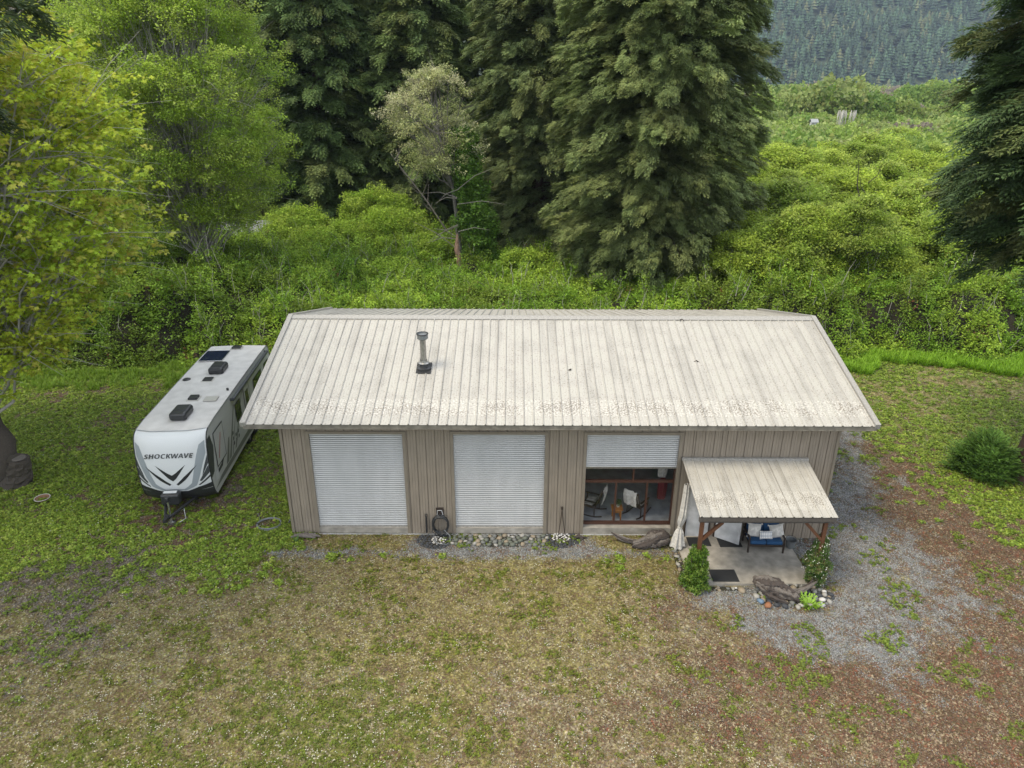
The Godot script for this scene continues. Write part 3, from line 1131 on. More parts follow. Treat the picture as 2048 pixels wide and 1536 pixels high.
func make_building() -> Node3D:
	var o := thing("metal_building", "long taupe metal shop building with pale ribbed gable roof and three roll-up doors", "building", Vector3.ZERO)
	var g := G.new()
	# slab
	g.span(Vector3(BX0 + 0.05, -0.4, -0.035), Vector3(BX1 - 0.05, 0.24, BD + 0.05))
	part("slab", g, M.concrete, o)
	# front wall bays and the strips over the doors
	var y0 := 0.03
	var top := 4.66
	wall_piece(o, BX0, DOORS[0][0] - 0.1, y0, top)
	wall_piece(o, DOORS[0][1] + 0.1, DOORS[1][0] - 0.1, y0, top)
	wall_piece(o, DOORS[1][1] + 0.1, DOORS[2][0] - 0.1, y0, top)
	wall_piece(o, DOORS[2][1] + 0.1, 6.0, y0, top)
	wall_piece(o, 6.0, 6.86, 2.3, top)
	wall_piece(o, 6.86, 7.03, -0.13, top)
	wall_piece(o, 7.03, 7.93, 2.3, top)
	wall_piece(o, 7.93, BX1, -0.13, top)
	for d in DOORS:
		wall_piece(o, d[0] - 0.1, d[1] + 0.1, DOOR_TOP + 0.1, top)
	# inner lining of the front wall
	g = G.new()
	for s in [[BX0 + 0.02, DOORS[0][0] - 0.1], [DOORS[0][1] + 0.1, DOORS[1][0] - 0.1], [DOORS[1][1] + 0.1, DOORS[2][0] - 0.1], [DOORS[2][1] + 0.1, 6.0], [6.86, 7.03], [7.93, BX1 - 0.02]]:
		g.span(Vector3(s[0], 0.24, -0.04), Vector3(s[1], 4.5, -0.14))
	for d in DOORS:
		g.span(Vector3(d[0] - 0.098, DOOR_TOP + 0.1, -0.04), Vector3(d[1] + 0.098, 4.5, -0.13))
	g.span(Vector3(6.002, 2.3, -0.04), Vector3(6.858, 4.5, -0.13))
	g.span(Vector3(7.032, 2.3, -0.04), Vector3(7.928, 4.5, -0.13))
	# partition, inner faces of the other walls, flat ceiling
	g.span(Vector3(BX0 + 0.03, 0.24, BD + 0.03), Vector3(BX1 - 0.03, 4.5, BD + 0.13))
	g.span(Vector3(BX0 + 0.03, 0.24, -0.15), Vector3(BX0 + 0.13, 4.5, BD + 0.14))
	g.span(Vector3(BX1 - 0.13, 0.24, -0.15), Vector3(BX1 - 0.03, 4.5, BD + 0.14))
	g.span(Vector3(BX0 + 0.03, 4.5, -0.02), Vector3(BX1 - 0.03, 4.6, BD + 0.03))
	part("inner_lining", g, M.interior_wall, o)
	g = G.new()
	g.span(Vector3(BX0 + 0.14, 0.24, -0.15), Vector3(BX1 - 0.14, 0.252, BD + 0.14))
	part("shop_floor", g, M.interior_floor, o)
	# side and back walls with their gable tops
	for s in [-1, 1]:
		var x: float = BX0 if s < 0 else BX1
		var z := 0.0
		while z > BD + 0.01:
			var e := maxf(z - 0.9144, BD)
			var h := minf(RIDGE_Y - 0.08 - absf(z - RIDGE_Z) * 0.284, RIDGE_Y - 0.08 - absf(e - RIDGE_Z) * 0.284)
			if s > 0:
				part("wall_panel", sheet(Vector3(x, -0.1, z), Vector3(0, 0, -1), Vector3.UP, Vector3.RIGHT, z - e, h + 0.1, -0.03, 0.05), M.taupe, o)
			else:
				part("wall_panel", sheet(Vector3(x, -0.1, e), Vector3(0, 0, 1), Vector3.UP, Vector3.LEFT, z - e, h + 0.1, -0.03, 0.05), M.taupe, o)
			z = e
	var xb := BX1
	while xb > BX0 + 0.01:
		var e := maxf(xb - 0.9144, BX0)
		part("wall_panel", sheet(Vector3(xb, -0.1, BD), Vector3.LEFT, Vector3.UP, Vector3(0, 0, -1), xb - e, top + 0.1, -0.03, 0.05), M.taupe, o)
		xb = e
	for x in [BX0, BX1]:
		g = G.new()
		g.span(Vector3(x - 0.045, -0.12 if x > 0 else 0.02, -0.06), Vector3(x + 0.045, 4.6, 0.034))
		part("corner_trim", g, M.taupe_trim, o)
	g = G.new()
	g.span(Vector3(BX0 - 0.03, -0.02, 0.028), Vector3(5.55, 0.028, 0.05))
	part("base_trim", g, M.white_paint, o)
	# roof sheets
	var rise := Vector3(0, RIDGE_Y - EAVE_Y, RIDGE_Z - EAVE_Z)
	var L := rise.length()
	var up := rise / L
	var nor := Vector3(0, -up.z, up.y)
	M["roof_front"] = mat("roof_front", Color.WHITE, 0.5)
	M.roof_front.albedo_texture = roof_texture(41, 1536, 480, Color(0.365, 0.352, 0.322), 0.85, RX1 - RX0, L, 1.0)
	M.roof_front.metallic_specular = 0.4
	var x := RX0
	while x < RX1 - 0.05:
		var e := minf(x + 0.9144, RX1)
		if RX1 - e < 0.2:
			e = RX1
		var r := Rect2((x - RX0) / (RX1 - RX0), 0.0, (e - x) / (RX1 - RX0), 1.0)
		part("roof_panel", sheet(Vector3(x, EAVE_Y, EAVE_Z), Vector3.RIGHT, up, nor, e - x, L, 0.034, 0.048, 0.3048, r), M.roof_front, o)
		var upb := Vector3(0, RIDGE_Y - BACK_Y, RIDGE_Z - BACK_Z)
		var Lb := upb.length()
		upb /= Lb
		var nb := Vector3(0, upb.z, -upb.y)
		part("roof_panel", sheet(Vector3(e, BACK_Y, BACK_Z), Vector3.LEFT, upb, nb, e - x, Lb, 0.034, 0.048, 0.3048, r), M.roof_front, o)
		x = e
	# roof deck under the sheets, fascia along the eaves, rake trim on the gables, ridge cap
	g = G.new()
	for s in [1.0, -1.0]:
		var ez: float = EAVE_Z - 0.03 if s > 0 else BACK_Z + 0.03
		var ey: float = EAVE_Y if s > 0 else BACK_Y
		var a := Vector3(RX0 + 0.02, ey - 0.02, ez)
		var b := Vector3(RX1 - 0.02, ey - 0.02, ez)
		var c := Vector3(RX1 - 0.02, RIDGE_Y - 0.03, RIDGE_Z)
		var d := Vector3(RX0 + 0.02, RIDGE_Y - 0.03, RIDGE_Z)
		if s > 0:
			g.quad(a, b, c, d)
			g.quad(b - Vector3(0, 0.09, 0), a - Vector3(0, 0.09, 0), d - Vector3(0, 0.09, 0), c - Vector3(0, 0.09, 0))
		else:
			g.quad(b, a, d, c)
			g.quad(a - Vector3(0, 0.09, 0), b - Vector3(0, 0.09, 0), c - Vector3(0, 0.09, 0), d - Vector3(0, 0.09, 0))
	part("roof_deck", g, M.fascia, o)
	for s in [1.0, -1.0]:
		g = G.new()
		var ez: float = EAVE_Z - 0.03 if s > 0 else BACK_Z + 0.03
		var ey: float = EAVE_Y if s > 0 else BACK_Y
		g.span(Vector3(RX0, ey - 0.15, ez - 0.02 * s), Vector3(RX1, ey - 0.012, ez + 0.012 * s))
		g.span(Vector3(RX0 + 0.01, ey - 0.162, ez - 0.03 * s), Vector3(RX1 - 0.01, ey - 0.15, ez + 0.03 * s))
		part("fascia", g, M.fascia, o)
	M["roof_trim"] = mat("roof_trim", lin(0.37, 0.357, 0.33), 0.5, mottle, Vector3(0.8, 0.8, 0.8))
	for xx in [RX0, RX1]:
		for s in [1.0, -1.0]:
			g = G.new()
			var q := Vector3(xx, RIDGE_Y + 0.03, RIDGE_Z)
			var e := Vector3(xx, (EAVE_Y if s > 0 else BACK_Y) + 0.03, EAVE_Z + 0.01 if s > 0 else BACK_Z - 0.01)
			var dd := (e - q).normalized()
			var nn: Vector3 = dd.cross(Vector3.RIGHT) * s
			if nn.y < 0:
				nn = -nn
			g.box((q + e) * 0.5 - nn * 0.05, Vector3(0.17, 0.19, (e - q).length()), Basis(Vector3.RIGHT, nn, Vector3.RIGHT.cross(nn)))
			part("rake_trim", g, M.roof_trim, o)
	x = RX0
	while x < RX1 - 0.1:
		g = G.new()
		var e := minf(x + 3.05, RX1)
		for s in [1.0, -1.0]:
			var d := Vector3(0, -0.2833, s).normalized() * 0.26
			var n2 := Vector3(0, 1, 0.2833 * s).normalized()
			var a := Vector3(x, RIDGE_Y, RIDGE_Z) + Vector3(0, 0.04, 0)
			var b := Vector3(e - 0.004, RIDGE_Y, RIDGE_Z) + Vector3(0, 0.04, 0)
			if s > 0:
				g.quad(a + d, b + d, b, a)
				g.quad(a + d - n2 * 0.035, b + d - n2 * 0.035, b + d, a + d)
			else:
				g.quad(b + d, a + d, a, b)
				g.quad(b + d - n2 * 0.035, a + d - n2 * 0.035, a + d, b + d)
		part("ridge_cap", g, M.roof_trim, o)
		x = e
	# roll-up doors
	for i in 3:
		var d: Array = DOORS[i]
		var dn := Node3D.new()
		dn.name = "roll_up_door"
		o.add_child(dn, true)
		var bottom := 0.325 if i < 2 else 2.66
		g = G.new()
		var y := bottom
		var zc := -0.07
		while y < DOOR_TOP:
			var prof := [[0.0, -0.025], [0.004, 0.026], [0.028, 0.036], [0.05, 0.024], [0.056, -0.025], [0.076, -0.025]]
			for k in 5:
				g.quad(Vector3(d[0], y + prof[k][0], zc + prof[k][1]), Vector3(d[1], y + prof[k][0], zc + prof[k][1]), Vector3(d[1], y + prof[k + 1][0], zc + prof[k + 1][1]), Vector3(d[0], y + prof[k + 1][0], zc + prof[k + 1][1]))
			y += 0.076
		part("curtain", g, M.roller, dn)
		g = G.new()
		g.span(Vector3(d[0], bottom - 0.06, zc - 0.02), Vector3(d[1], bottom + 0.0, zc + 0.025))
		part("bottom_bar", g, M.steel if i == 2 else M.roof_trim, dn)
		for s in [0, 1]:
			g = G.new()
			var xs: float = d[s]
			g.span(Vector3(xs - 0.1, 0.03, -0.1), Vector3(xs, DOOR_TOP + 0.1, 0.036)) if s == 0 else g.span(Vector3(xs, 0.03, -0.1), Vector3(xs + 0.1, DOOR_TOP + 0.1, 0.036))
			part("jamb", g, M.taupe_trim, dn)
		g = G.new()
		g.span(Vector3(d[0], DOOR_TOP, -0.1), Vector3(d[1], DOOR_TOP + 0.1, 0.04))
		part("header", g, M.taupe_trim, dn)
		if i < 2:
			g = G.new()
			g.span(Vector3(d[0], 0.05, -0.1), Vector3(d[1], 0.262, 0.02))
			part("threshold", g, M.concrete, dn)
	# glazed screen behind the third, half-open door
	var wn := Node3D.new()
	wn.name = "window_wall"
	o.add_child(wn)
	var zf := -0.22
	for b in [[2.50, 0.30, 5.50, 0.40], [2.50, 1.98, 5.50, 2.07], [2.50, 3.2, 5.50, 3.3]]:
		g = G.new()
		g.span(Vector3(b[0], b[1], zf - 0.05), Vector3(b[2], b[3], zf + 0.05))
		part("rail", g, M.red_wood, wn)
	for b in [[2.45, 0.24, 3.4], [3.54, 0.40, 1.98], [4.60, 0.40, 1.98], [4.10, 2.07, 3.2], [5.50, 0.24, 3.4]]:
		g = G.new()
		g.span(Vector3(b[0], b[1], zf - 0.045), Vector3(b[0] + 0.06, b[2], zf + 0.045))
		part("mullion", g, M.red_wood, wn)
	for b in [[2.51, 3.54, 0.40, 1.98], [3.60, 4.60, 0.40, 1.98], [4.66, 5.50, 0.40, 1.98], [2.51, 4.10, 2.07, 3.2], [4.16, 5.50, 2.07, 3.2]]:
		g = G.new()
		g.quad(Vector3(b[0], b[2], zf), Vector3(b[1], b[2], zf), Vector3(b[1], b[3], zf), Vector3(b[0], b[3], zf))
		part("pane", g, M.glass, wn)
	g = G.new()
	g.span(Vector3(2.40, 0.02, -0.18), Vector3(5.60, 0.29, 0.03))
	part("sill", g, M.concrete, wn)
	# entry doors under the porch
	var e1 := Node3D.new()
	e1.name = "closed_door"
	o.add_child(e1)
	g = G.new()
	g.rbox(Vector3(6.43, 1.1, -0.02), Vector3(0.80, 2.36, 0.05), 0.008)
	part("leaf", g, M.white_paint, e1)
	g = G.new()
	g.tube([Vector3(6.74, 0.95, 0.0), Vector3(6.74, 0.95, 0.07)], [0.03, 0.03], 10)
	part("handle", g, M.steel, e1)
	for xx in [6.015, 6.85, 7.04, 7.915]:
		g = G.new()
		g.span(Vector3(xx - 0.02, -0.13, -0.1), Vector3(xx + 0.02, 2.3, 0.045))
		part("door_jamb", g, M.dark_wood, o)
	var e2 := Node3D.new()
	e2.name = "open_door"
	o.add_child(e2)
	e2.position = Vector3(7.07, 0, 0.05)
	e2.rotation.y = deg_to_rad(-34.0)
	g = G.new()
	g.rbox(Vector3(0.43, 1.12, 0), Vector3(0.86, 2.3, 0.045), 0.008)
	var leaf := part("leaf", g, M.white_paint, e2)
	leaf.set_meta("label", "white door leaf standing ajar over a black mat")
	g = G.new()
	g.tube([Vector3(0.8, 0.95, 0.02), Vector3(0.8, 0.95, 0.09)], [0.03, 0.03], 10)
	part("handle", g, M.steel, e2)
	# stove pipe
	var ch := Node3D.new()
	ch.name = "chimney"
	o.add_child(ch)
	var cy := EAVE_Y + (EAVE_Z + 2.15) * 0.2833
	ch.position = Vector3(-3.06, cy, -2.15)
	g = G.new()
	g.lathe([Vector2(0.27, -0.12), Vector2(0.26, 0.06), Vector2(0.17, 0.10), Vector2(0.15, 0.22), Vector2(0.0, 0.24)], 18)
	part("flashing_boot", g, M.black_plastic, ch)
	g = G.new()
	var bb := Basis(Vector3.RIGHT, atan(0.2833))
	g.rbox(Vector3(0, 0.03, 0), Vector3(0.52, 0.03, 0.62), 0.012, bb)
	part("flashing_sheet", g, M.rubber, ch)
	g = G.new()
	g.lathe([Vector2(0.105, 0.1), Vector2(0.105, 1.12), Vector2(0.0, 1.12)], 18)
	part("pipe", g, M.steel, ch)
	g = G.new()
	g.lathe([Vector2(0.125, 0.34), Vector2(0.135, 0.26), Vector2(0.2, 0.23)], 18)
	part("storm_collar", g, M.steel, ch)
	g = G.new()
	g.lathe([Vector2(0.11, 1.06), Vector2(0.19, 1.12), Vector2(0.19, 1.26), Vector2(0.17, 1.29), Vector2(0.17, 1.25), Vector2(0.0, 1.22)], 18)
	part("cap", g, M.galvanised, ch)
	g = G.new()
	g.lathe([Vector2(0.195, 1.255), Vector2(0.21, 1.28), Vector2(0.195, 1.305), Vector2(0.178, 1.28), Vector2(0.195, 1.255)], 20)
	part("cap_rim", g, M.black_plastic, ch)
	# small scraps lodged on the roof
	for q in [[-0.0 + 2.05, -2.1, 0.11], [6.45, -5.12, 0.17], [6.5, -2.6, 0.08]]:
		g = G.new()
		for k in 4:
			var a: float = k * 0.9 + q[0]
			g.tube([Vector3(0, 0.05, 0), Vector3(cos(a), 0.12, sin(a) * 0.6) * q[2] * 0.7, Vector3(cos(a), 0.0, sin(a) * 0.6) * q[2] * 1.3], [0.012, 0.014, 0.003], 4)
		var w := part("twig_scrap", g, M.dark_wood, o)
		w.position = Vector3(q[0], EAVE_Y + (EAVE_Z - q[1]) * 0.2833, q[1])
	return o

func make_porch() -> void:
	var o := thing("porch_roof", "small lean-to porch with ribbed metal roof on two timber posts", "porch", Vector3(7.75, -0.1, 1.3))
	var off := -o.position
	var back := Vector3(5.66, 3.03, 0.03)
	var front := Vector3(5.66, 2.52, 2.72)
	var d := (back - front)
	var L := d.length()
	var up := d / L
	var nor := Vector3(0, -up.z, up.y)
	M["porch_sheet"] = mat("porch_sheet", Color.WHITE, 0.5)
	M.porch_sheet.albedo_texture = roof_texture(57, 512, 320, Color(0.355, 0.34, 0.305), 0.75, 4.15, L, 1.25)
	var x := 0.0
	while x < 4.1:
		var e := minf(x + 0.83, 4.15)
		part("roof_panel", sheet(off + front + Vector3(x, 0, 0), Vector3.RIGHT, up, nor, e - x, L, 0.034, 0.05, 0.2767, Rect2(x / 4.15, 0, (e - x) / 4.15, 1)), M.porch_sheet, o)
		x = e
	var g := G.new()
	g.span(off + Vector3(5.64, 3.0, 0.028), off + Vector3(9.83, 3.09, 0.12))
	part("ledger_flashing", g, M.roof_trim, o)
	g = G.new()
	g.span(off + Vector3(5.64, 2.36, 2.66), off + Vector3(9.78, 2.495, 2.71))
	part("fascia_board", g, M.grey_wood, o)
	g = G.new()
	g.span(off + Vector3(5.70, 2.24, 2.5), off + Vector3(9.72, 2.40, 2.6))
	part("beam", g, M.grey_wood, o)
	for k in 5:
		g = G.new()
		var rx := 5.74 + k * 0.985
		var a := off + Vector3(rx, 2.90, 0.06)
		var b := off + Vector3(rx, 2.44, 2.64)
		var dd := (b - a).normalized()
		g.box((a + b) * 0.5, Vector3(0.045, 0.12, (b - a).length()), Basis(Vector3.RIGHT, dd.cross(Vector3.RIGHT) * -1.0 if false else Vector3.RIGHT.cross(dd) * -1.0, dd))
		part("rafter", g, M.grey_wood, o)
	for px in [5.80, 9.55]:
		g = G.new()
		g.span(off + Vector3(px - 0.055, -0.14, 2.49), off + Vector3(px + 0.055, 2.26, 2.60))
		part("post", g, M.post_wood, o)
		g = G.new()
		var s := 1.0 if px < 7.0 else -1.0
		var a: Vector3 = off + Vector3(px + s * 0.05, 1.62, 2.55)
		var b: Vector3 = off + Vector3(px + s * 0.62, 2.24, 2.55)
		var dd := (b - a).normalized()
		g.box((a + b) * 0.5, Vector3(0.09, (b - a).length(), 0.09), Basis(dd.cross(Vector3.BACK), dd, Vector3.BACK))
		part("brace", g, M.post_wood, o)
	g = G.new()
	g.span(Vector3(5.68, -0.3, 0.0), Vector3(9.55, -0.05, 2.56))
	structure("patio", g.mesh(), M.concrete)

# ---------------------------------------------------------------- travel trailer
const RV_PROF := [[-0.42, 3.04], [-0.22, 2.93], [-0.08, 2.68], [0.0, 2.3], [0.05, 1.85], [0.05, 1.4], [0.02, 1.05], [-0.03, 0.82], [-0.11, 0.6], [-0.28, 0.4]]

func rv_cap(u: float, s: float) -> Vector3:
	var t := clampf(s, 0.0, 1.0) * 9.0
	var i := mini(int(t), 8)
	var p0: Array = RV_PROF[maxi(i - 1, 0)]
	var p1: Array = RV_PROF[i]
	var p2: Array = RV_PROF[i + 1]
	var p3: Array = RV_PROF[mini(i + 2, 9)]
	var k := t - i
	var z := cubic_interpolate(p1[0], p2[0], p0[0], p3[0], k)
	var y := cubic_interpolate(p1[1], p2[1], p0[1], p3[1], k)
	return Vector3(1.25 * u, y, z - 0.26 * pow(absf(u), 3.5))

# a flat shape lying on the front cap: polygon in (u, s), cut into small triangles, lifted a little off the skin
func cap_decal(parent: Node, poly: Array, m: Material, lift := 0.004) -> void:
	for mir in [1.0, -1.0]:
		var pts := PackedVector2Array()
		for p in poly:
			pts.append(Vector2(p[0] * mir, p[1]))
		var idx := Geometry2D.triangulate_polygon(pts)
		var g := G.new()
		for i in range(0, idx.size(), 3):
			cap_tri(g, pts[idx[i]], pts[idx[i + 1]], pts[idx[i + 2]], lift, 3)
		if g.v.size():
			part("front_graphic", g, m, parent)

func cap_tri(g: G, a: Vector2, b: Vector2, c: Vector2, lift: float, depth: int) -> void:
	if depth > 0:
		var ab := (a + b) * 0.5
		var bc := (b + c) * 0.5
		var ca := (c + a) * 0.5
		for t in [[a, ab, ca], [ab, b, bc], [ca, bc, c], [ab, bc, ca]]:
			cap_tri(g, t[0], t[1], t[2], lift, depth - 1)
		return
	var q := []
	for p in [a, b, c]:
		var w := rv_cap(p.x, p.y)
		var du := rv_cap(p.x + 0.01, p.y) - w
		var ds := rv_cap(p.x, p.y + 0.005) - rv_cap(p.x, p.y - 0.005)
		q.append(w + ds.cross(du).normalized() * lift)
	if (q[1] - q[0]).cross(q[2] - q[0]).z < 0.0:
		q = [q[0], q[2], q[1]]
	g.tri(q[0], q[1], q[2])

func side_shape(parent: Node, called: String, pts: Array, m: Material, lift := 0.006, left := false) -> void:
	var pv := PackedVector2Array()
	for p in pts:
		pv.append(Vector2(p[0], p[1]))
	var idx := Geometry2D.triangulate_polygon(pv)
	var g := G.new()
	for i in range(0, idx.size(), 3):
		var t := []
		for k in 3:
			var p := pv[idx[i + k]]
			t.append(Vector3((-1.25 - lift) if left else (1.25 + lift), p.y, p.x))
		var n: Vector3 = (t[1] - t[0]).cross(t[2] - t[0])
		if (n.x < 0.0) != left:
			t = [t[0], t[2], t[1]]
		g.tri(t[0], t[1], t[2])
	part(called, g, m, parent)

func side_window(parent: Node, z0: float, z1: float, y0: float, y1: float, glass: Material, slant := 0.0) -> void:
	var w := Node3D.new()
	w.name = "window"
	parent.add_child(w, true)
	side_shape(w, "frame", [[z0, y0], [z1, y0], [z1 + slant, y1], [z0 + slant, y1]], M.black_plastic, 0.014)
	side_shape(w, "glass", [[z0 - 0.05, y0 + 0.05], [z1 + 0.05, y0 + 0.05], [z1 + slant + 0.05, y1 - 0.05], [z0 + slant - 0.05, y1 - 0.05]], glass, 0.02)

func make_trailer() -> void:
	var o := thing("travel_trailer", "white travel trailer with black chevron nose graphics parked beside the building", "trailer", Vector3(-12.15, 0, -1.35), deg_to_rad(4.3))
	# front cap
	var g := G.new()
	var NU := 20
	var NS := 27
	for i in NS:
		for j in NU:
			var u0 := -1.0 + 2.0 * j / NU
			var u1 := -1.0 + 2.0 * (j + 1) / NU
			var s0 := float(i) / NS
			var s1 := float(i + 1) / NS
			var q := []
			var nn := []
			for p in [[u0, s1], [u1, s1], [u1, s0], [u0, s0]]:
				var w := rv_cap(p[0], p[1])
				var du := rv_cap(p[0] + 0.02, p[1]) - rv_cap(p[0] - 0.02, p[1])
				var ds := rv_cap(p[0], p[1] + 0.01) - rv_cap(p[0], p[1] - 0.01)
				q.append(w)
				nn.append(ds.cross(du).normalized())
			g.tri_n(q[0], q[1], q[2], nn[0], nn[1], nn[2])
			g.tri_n(q[0], q[2], q[3], nn[0], nn[2], nn[3])
	part("front_cap", g, M.rv_white, o)
	# sides, roof, back, belly
	var edge := []
	for i in 28:
		var p := rv_cap(1.0, i / 27.0)
		edge.append(Vector2(p.z, p.y))
	var outline := PackedVector2Array()
	for i in range(27, -1, -1):
		outline.append(edge[i])
	for p in [Vector2(-1.4, 3.10), Vector2(-4.5, 3.13), Vector2(-8.0, 3.13), Vector2(-9.3, 3.09), Vector2(-9.52, 2.95), Vector2(-9.6, 2.5), Vector2(-9.6, 0.5)]:
		outline.append(p)
	var idx := Geometry2D.triangulate_polygon(outline)
	for s in [1.0, -1.0]:
		g = G.new()
		for i in range(0, idx.size(), 3):
			var t := []
			for k in 3:
				var p := outline[idx[i + k]]
				t.append(Vector3(1.25 * s, p.y, p.x))
			if ((t[1] - t[0]).cross(t[2] - t[0])).x * s < 0.0:
				t = [t[0], t[2], t[1]]
			g.tri(t[0], t[1], t[2])
		part("side_wall", g, M.rv_side, o)
	M["rv_roof"] = mat("rv_roof", lin(0.58, 0.565, 0.54), 0.7, faint, Vector3(0.2, 0.2, 0.2))
	g = G.new()
	var run := [Vector2(rv_cap(1, 0).z, 3.04)]
	for i in range(28, outline.size()):
		run.append(outline[i])
	for i in run.size() - 1:
		for j in 8:
			var u0 := -1.0 + j / 4.0
			var u1 := -1.0 + (j + 1) / 4.0
			var q := []
			for p in [[u0, i], [u1, i], [u1, i + 1], [u0, i + 1]]:
				var b: Vector2 = run[p[1]]
				var zoff := 0.0
				if p[1] == 0:
					zoff = rv_cap(p[0], 0.0).z - rv_cap(1.0, 0.0).z
				q.append(Vector3(1.25 * p[0], b.y + (0.03 * (1.0 - p[0] * p[0]) if p[1] > 0 and p[1] < 5 else 0.0), b.x + zoff))
			g.quad(q[0], q[1], q[2], q[3])
	part("roof_skin", g, M.rv_roof, o)
	g = G.new()
	g.span(Vector3(-1.2, 0.42, -0.6), Vector3(1.2, 0.5, -9.55))
	g.span(Vector3(-0.55, 0.3, -0.3), Vector3(-0.45, 0.42, -9.5))
	g.span(Vector3(0.45, 0.3, -0.3), Vector3(0.55, 0.42, -9.5))
	part("chassis", g, M.black, o)
	for s in [1.0, -1.0]:
		g = G.new()
		var pts := []
		for i in 28:
			pts.append(Vector3(1.252 * s, edge[i].y, edge[i].x))
		g.tube(pts, range(28).map(func(_q): return 0.022), 5)
		part("corner_trim", g, M.black_plastic, o)
		g = G.new()
		pts = []
		for i in range(28, outline.size()):
			pts.append(Vector3(1.25 * s, outline[i].y - 0.01, outline[i].x))
		pts.push_front(Vector3(1.25 * s, 3.03, rv_cap(1, 0).z))
		g.tube(pts, range(pts.size()).map(func(_q): return 0.022), 5)
		part("roof_trim", g, M.rv_stripe, o)
	g = G.new()
	g.tube([rv_cap(-0.98, 0.0) + Vector3(0, 0.012, 0), rv_cap(-0.5, 0.0) + Vector3(0, 0.03, 0), rv_cap(0.5, 0.0) + Vector3(0, 0.03, 0), rv_cap(0.98, 0.0) + Vector3(0, 0.012, 0)], [0.012, 0.012, 0.012, 0.012], 5)
	part("roof_seam", g, M.rv_silver, o)
	# front graphics, one half each; mirrored by cap_decal
	cap_decal(o, [[0.82, 0.24], [0.96, 0.20], [0.96, 0.34], [0.62, 0.66], [0.30, 0.75], [0.0, 0.75], [0.0, 0.715], [0.26, 0.715], [0.50, 0.62]], M.rv_silver, 0.003)
	cap_decal(o, [[0.0, 0.52], [0.0, 0.585], [0.10, 0.555], [0.42, 0.42], [0.10, 0.50]], M.black_plastic, 0.005)
	cap_decal(o, [[0.07, 0.625], [0.12, 0.645], [0.36, 0.57], [0.72, 0.43], [0.33, 0.535]], M.black_plastic, 0.006)
	cap_decal(o, [[0.66, 0.655], [0.70, 0.665], [0.985, 0.58], [0.985, 0.555]], M.black_plastic, 0.005)
	cap_decal(o, [[0.71, 0.60], [0.76, 0.61], [0.985, 0.53], [0.985, 0.46], [0.95, 0.47]], M.rv_dark, 0.005)
	cap_decal(o, [[0.985, 0.36], [0.985, 0.44], [0.80, 0.55], [0.86, 0.48]], M.rv_dark, 0.005)
	cap_decal(o, [[0.30, 0.775], [0.66, 0.69], [0.99, 0.655], [0.99, 0.755]], M.black_plastic, 0.005)
	cap_decal(o, [[0.0, 0.765], [0.99, 0.765], [0.99, 0.995], [0.0, 0.995]], M.black_plastic, 0.004)
	# the name on the nose, sheared capitals
	for lay in [[1.0, 0.008, M.rv_dark], [0.86, 0.013, M.rv_silver]]:
		var tm := TextMesh.new()
		var fnt := SystemFont.new()
		fnt.font_names = PackedStringArray(["Droid Sans"])
		fnt.font_weight = 700
		tm.font = fnt
		tm.text = "SHOCKWAVE"
		tm.font_size = 34
		tm.pixel_size = 0.0066 
		tm.depth = 0.01
		if lay[0] < 1.0:
			continue
		var name_node := inst("name_lettering", tm, lay[2], o)
		var w := rv_cap(0.0, 0.335)
		var ds := (rv_cap(0, 0.30) - rv_cap(0, 0.37)).normalized()
		var nn := Vector3.RIGHT.cross(ds)
		name_node.transform = Transform3D(Basis(Vector3.RIGHT * 1.25, ds * 1.02 + Vector3.RIGHT * 0.3, nn), w + nn * lay[1])
	# roof gear
	for q in [[0.08, -1.55], [0.08, -6.0]]:
		g = G.new()
		g.rbox(Vector3(q[0], 3.28, q[1]), Vector3(0.62, 0.32, 0.92), 0.12, Basis(), 3)
		g.rbox(Vector3(q[0], 3.44, q[1] - 0.05), Vector3(0.42, 0.05, 0.5), 0.02)
		part("air_conditioner", g, M.black_plastic, o)
	for q in [[0.0, -3.1, 0.34, 0.36, 0.10], [-0.05, -5.0, 0.36, 0.36, 0.07], [0.05, -8.85, 0.4, 0.3, 0.09]]:
		g = G.new()
		g.rbox(Vector3(q[0], 3.15 + q[4] * 0.5, q[1]), Vector3(q[2], q[4], q[3]), 0.02)
		part("roof_vent", g, M.black_plastic, o)
		g = G.new()
		g.rbox(Vector3(q[0], 3.155, q[1]), Vector3(q[2] + 0.12, 0.03, q[3] + 0.12), 0.01)
		part("vent_flange", g, M.lens_beige, o)
	g = G.new()
	g.rbox(Vector3(0.68, 3.17, -3.0), Vector3(0.5, 0.05, 0.42), 0.02)
	part("skylight", g, M.lens_beige, o)
	g = G.new()
	g.lathe([Vector2(0.16, 3.12), Vector2(0.16, 3.17), Vector2(0.1, 3.2), Vector2(0, 3.2)], 14, Vector3(-0.95, 0, -5.1))
	part("antenna_base", g, M.black_plastic, o)
	g = G.new()
	g.lathe([Vector2(0.05, 3.1), Vector2(0.05, 3.22), Vector2(0, 3.24)], 10, Vector3(1.05, 0, -3.9))
	part("plumbing_vent", g, M.black_plastic, o)
	var sp := Node3D.new()
	sp.name = "solar_panel"
	o.add_child(sp)
	g = G.new()
	g.rbox(Vector3(-0.62, 3.19, -7.75), Vector3(1.02, 0.035, 1.3), 0.01)
	part("frame", g, M.chrome, sp)
	for i in 4:
		for j in 6:
			g = G.new()
			g.span(Vector3(-1.11 + i * 0.247, 3.208, -8.37 + j * 0.209), Vector3(-1.11 + i * 0.247 + 0.237, 3.2125, -8.37 + j * 0.209 + 0.199))
			part("cell", g, M.solar, sp)
	# right side: graphics, windows, door, awning, hatches
	side_shape(o, "side_graphic", [[-0.42, 0.62], [-9.55, 0.55], [-9.55, 0.86], [-1.2, 0.80]], M.rv_stripe)
